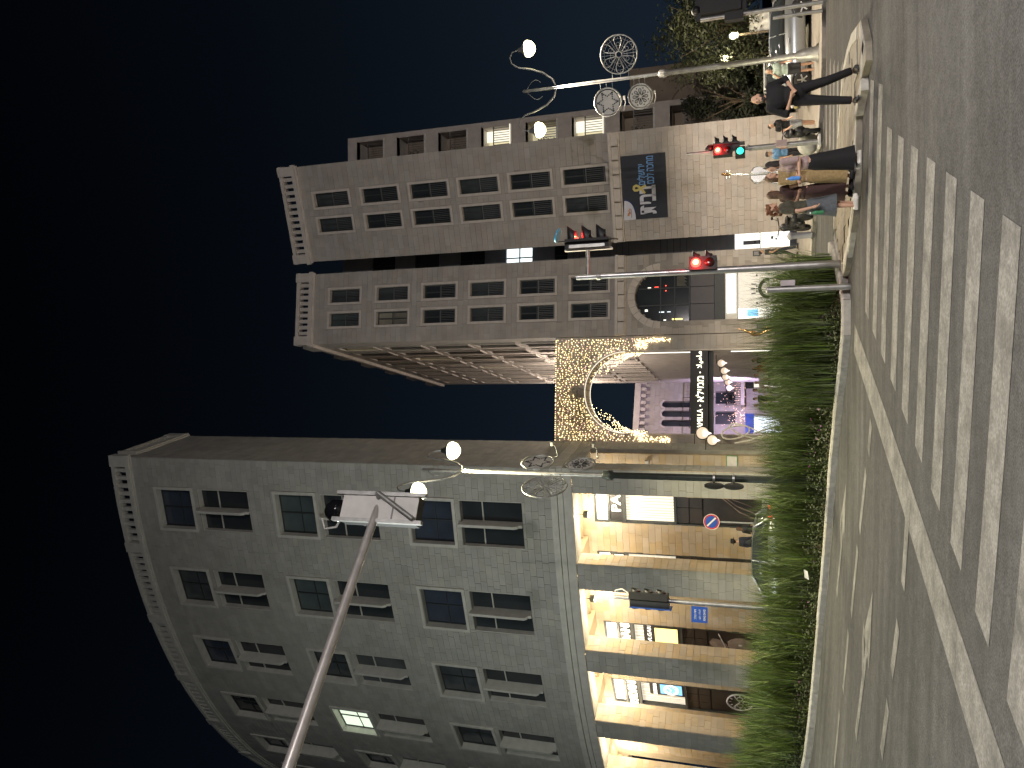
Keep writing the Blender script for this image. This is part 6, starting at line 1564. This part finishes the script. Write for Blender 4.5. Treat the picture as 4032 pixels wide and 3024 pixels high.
# ================================================================== trees, park lamps, low walls at the right
def tree(name, label, x, y, h, crown, leafn, lsize, mt='tree_leaf', shape='round', seed=1, trunk=.12):
    rnd = random.Random(seed); z0 = g(x, y); T = thing(name, label, 'tree', (x, y, z0))
    b = MB().tube([(0, 0, 0), (.05, 0, h * .3), (-.04, .03, h * .55)], [trunk, trunk * .8, trunk * .55], 10)
    limbs = []
    for k in range(7):
        a = k * 2.4; t = (math.cos(a) * crown[0] * .6, math.sin(a) * crown[0] * .6, h * (.6 + .05 * k)); limbs.append(t)
        b.tube([(-.02, .02, h * (.35 + .03 * k)), (t[0] * .5, t[1] * .5, h * (.5 + .03 * k)), t], [trunk * .4, trunk * .25, trunk * .08], 6)
    b.build('trunk', M['bark'], T)
    v = []; f = []
    cl = []
    for _ in range(34):
        while True:
            p = Vector((rnd.uniform(-1, 1), rnd.uniform(-1, 1), rnd.uniform(-1, 1)))
            if p.length < 1: break
        if shape == 'cone': s = max(.06, 1 - (p.z + 1) / 2) ** .8; p = Vector((p.x * s, p.y * s, p.z))
        cl.append(p)
    for _ in range(leafn):
        c = rnd.choice(cl); p = Vector((c.x * crown[0], c.y * crown[0], h - crown[1] + c.z * crown[1])) + Vector((rnd.gauss(0, 1), rnd.gauss(0, 1), rnd.gauss(0, 1))) * crown[0] * (.19 if shape == 'round' else .12)
        s = lsize * rnd.uniform(.6, 1.3); e = Vector((rnd.gauss(0, 1), rnd.gauss(0, 1), rnd.gauss(0, 1))).normalized(); w = e.orthogonal().normalized(); n = len(v)
        v += [tuple(p - e * s), tuple(p + w * s * .45), tuple(p + e * s), tuple(p - w * s * .45)]; f.append((n, n + 1, n + 2, n + 3))
    mb = MB(); mb.v = v; mb.f = f; mb.sm = [False] * len(f); mb.build('crown', M[mt], T, fix=False)
    return T
tree('broadleaf_tree', 'leafy tree with lamplit lower leaves behind the silver car', 15.2, 34.5, 6.3, (1.9, 2.2), 7500, .09, seed=2)
tree('broadleaf_tree', 'tree at the right picture edge behind the traffic signal', 17.2, 36.5, 5.6, (1.7, 2.0), 6000, .09, seed=6)
tree('small_tree', 'small bright-leaved tree lit by the park lamp above silver car', 14.4, 34.2, 3.0, (.9, .8), 1500, .10, seed=8, trunk=.06)
M['leaf_dark'] = mat('leaf_dark', (.025, .03, .018), .7, var=.3, rnd='geo', rv=.4)
tree('cypress_tree', 'dark conical cypress against the beige building', 13.4, 38.5, 5.6, (1.5, 2.9), 6000, .12, 'leaf_dark', 'cone', 4)
tree('cypress_tree', 'second dark cypress, broader, beside the white car', 14.6, 37.6, 4.4, (1.5, 2.3), 5200, .12, 'leaf_dark', 'cone', 5)
for X, Y, y, lb in ((2887, 141, 32.6, 'small park lantern among the bright leaves above the silver car'), (2852, 230, 36.0, 'small park lantern on brown post beside the silver street lamp')):
    p = at_y(X, Y, y); z0 = g(p.x, p.y)
    T = thing('park_lantern', lb, 'street lamp', (p.x, p.y, z0), world=True, group='park lanterns')
    MB().tube([(p.x, p.y, z0), (p.x, p.y, p.z - .2)], .05, 10).build('pole', M['bark'], T)
    MB().lathe([(.08, p.z - .22), (.12, p.z - .18), (.13, p.z - .14)], 12, Matrix.Translation((p.x, p.y, 0))).build('collar', M['white_paint'], T)
    MB().ell((p.x, p.y, p.z), (.13, .13, .15)).build('globe', M['lamp_glow'], T)
    MB().lathe([(.15, p.z + .15), (.02, p.z + .22)], 12, Matrix.Translation((p.x, p.y, 0))).build('cap', M['dark_iron'], T)
    light('lamp_light', 'POINT', (p.x - .02, p.y - .3, p.z), 110, (1.0, .90, .55), T, .12)
# low stone walls and a notice board behind the car
def low_walls():
    T = thing('low_stone_wall', 'low pale stone wall of separate blocks behind the silver car', 'wall', (14.5, 35.5, g(14.5, 35.5)), world=True)
    w = Flat((12.6, 36.2), (18.5, 34.4)); z0 = -.1
    for k in range(6):
        for r in range(3):
            if (k + r) % 5 == 4: continue
            mb = MB(); wbox(mb, w, .98 * k + .02, .98 * k + .94, z0 + .42 * r + .01, z0 + .42 * r + .40, -.4 + random.uniform(0, .04), random.uniform(0, .05)); mb.build('block', M['rose_stone_trim'], T)
    mb = MB(); wbox(mb, w, 0, w.L, z0 - .2, z0 + .9, -.38, -.02); mb.build('core', M['rose_stone_joint'], T)
    B_ = thing('notice_board', 'pale notice board on posts among the trees at right', 'sign', (14.9, 34.0, g(14.9, 34)), world=True)
    p = at_y(2985, 85, 34.0); MB().box(p.x - .45, p.x + .45, 33.95, 34.0, p.z - .45, p.z + .35).build('board', M['white_paint'], B_)
    for s in (-.4, .4): MB().box(p.x + s - .03, p.x + s + .03, 34.01, 34.06, -.25, p.z + .35).build('leg', M['bark'], B_)
low_walls()
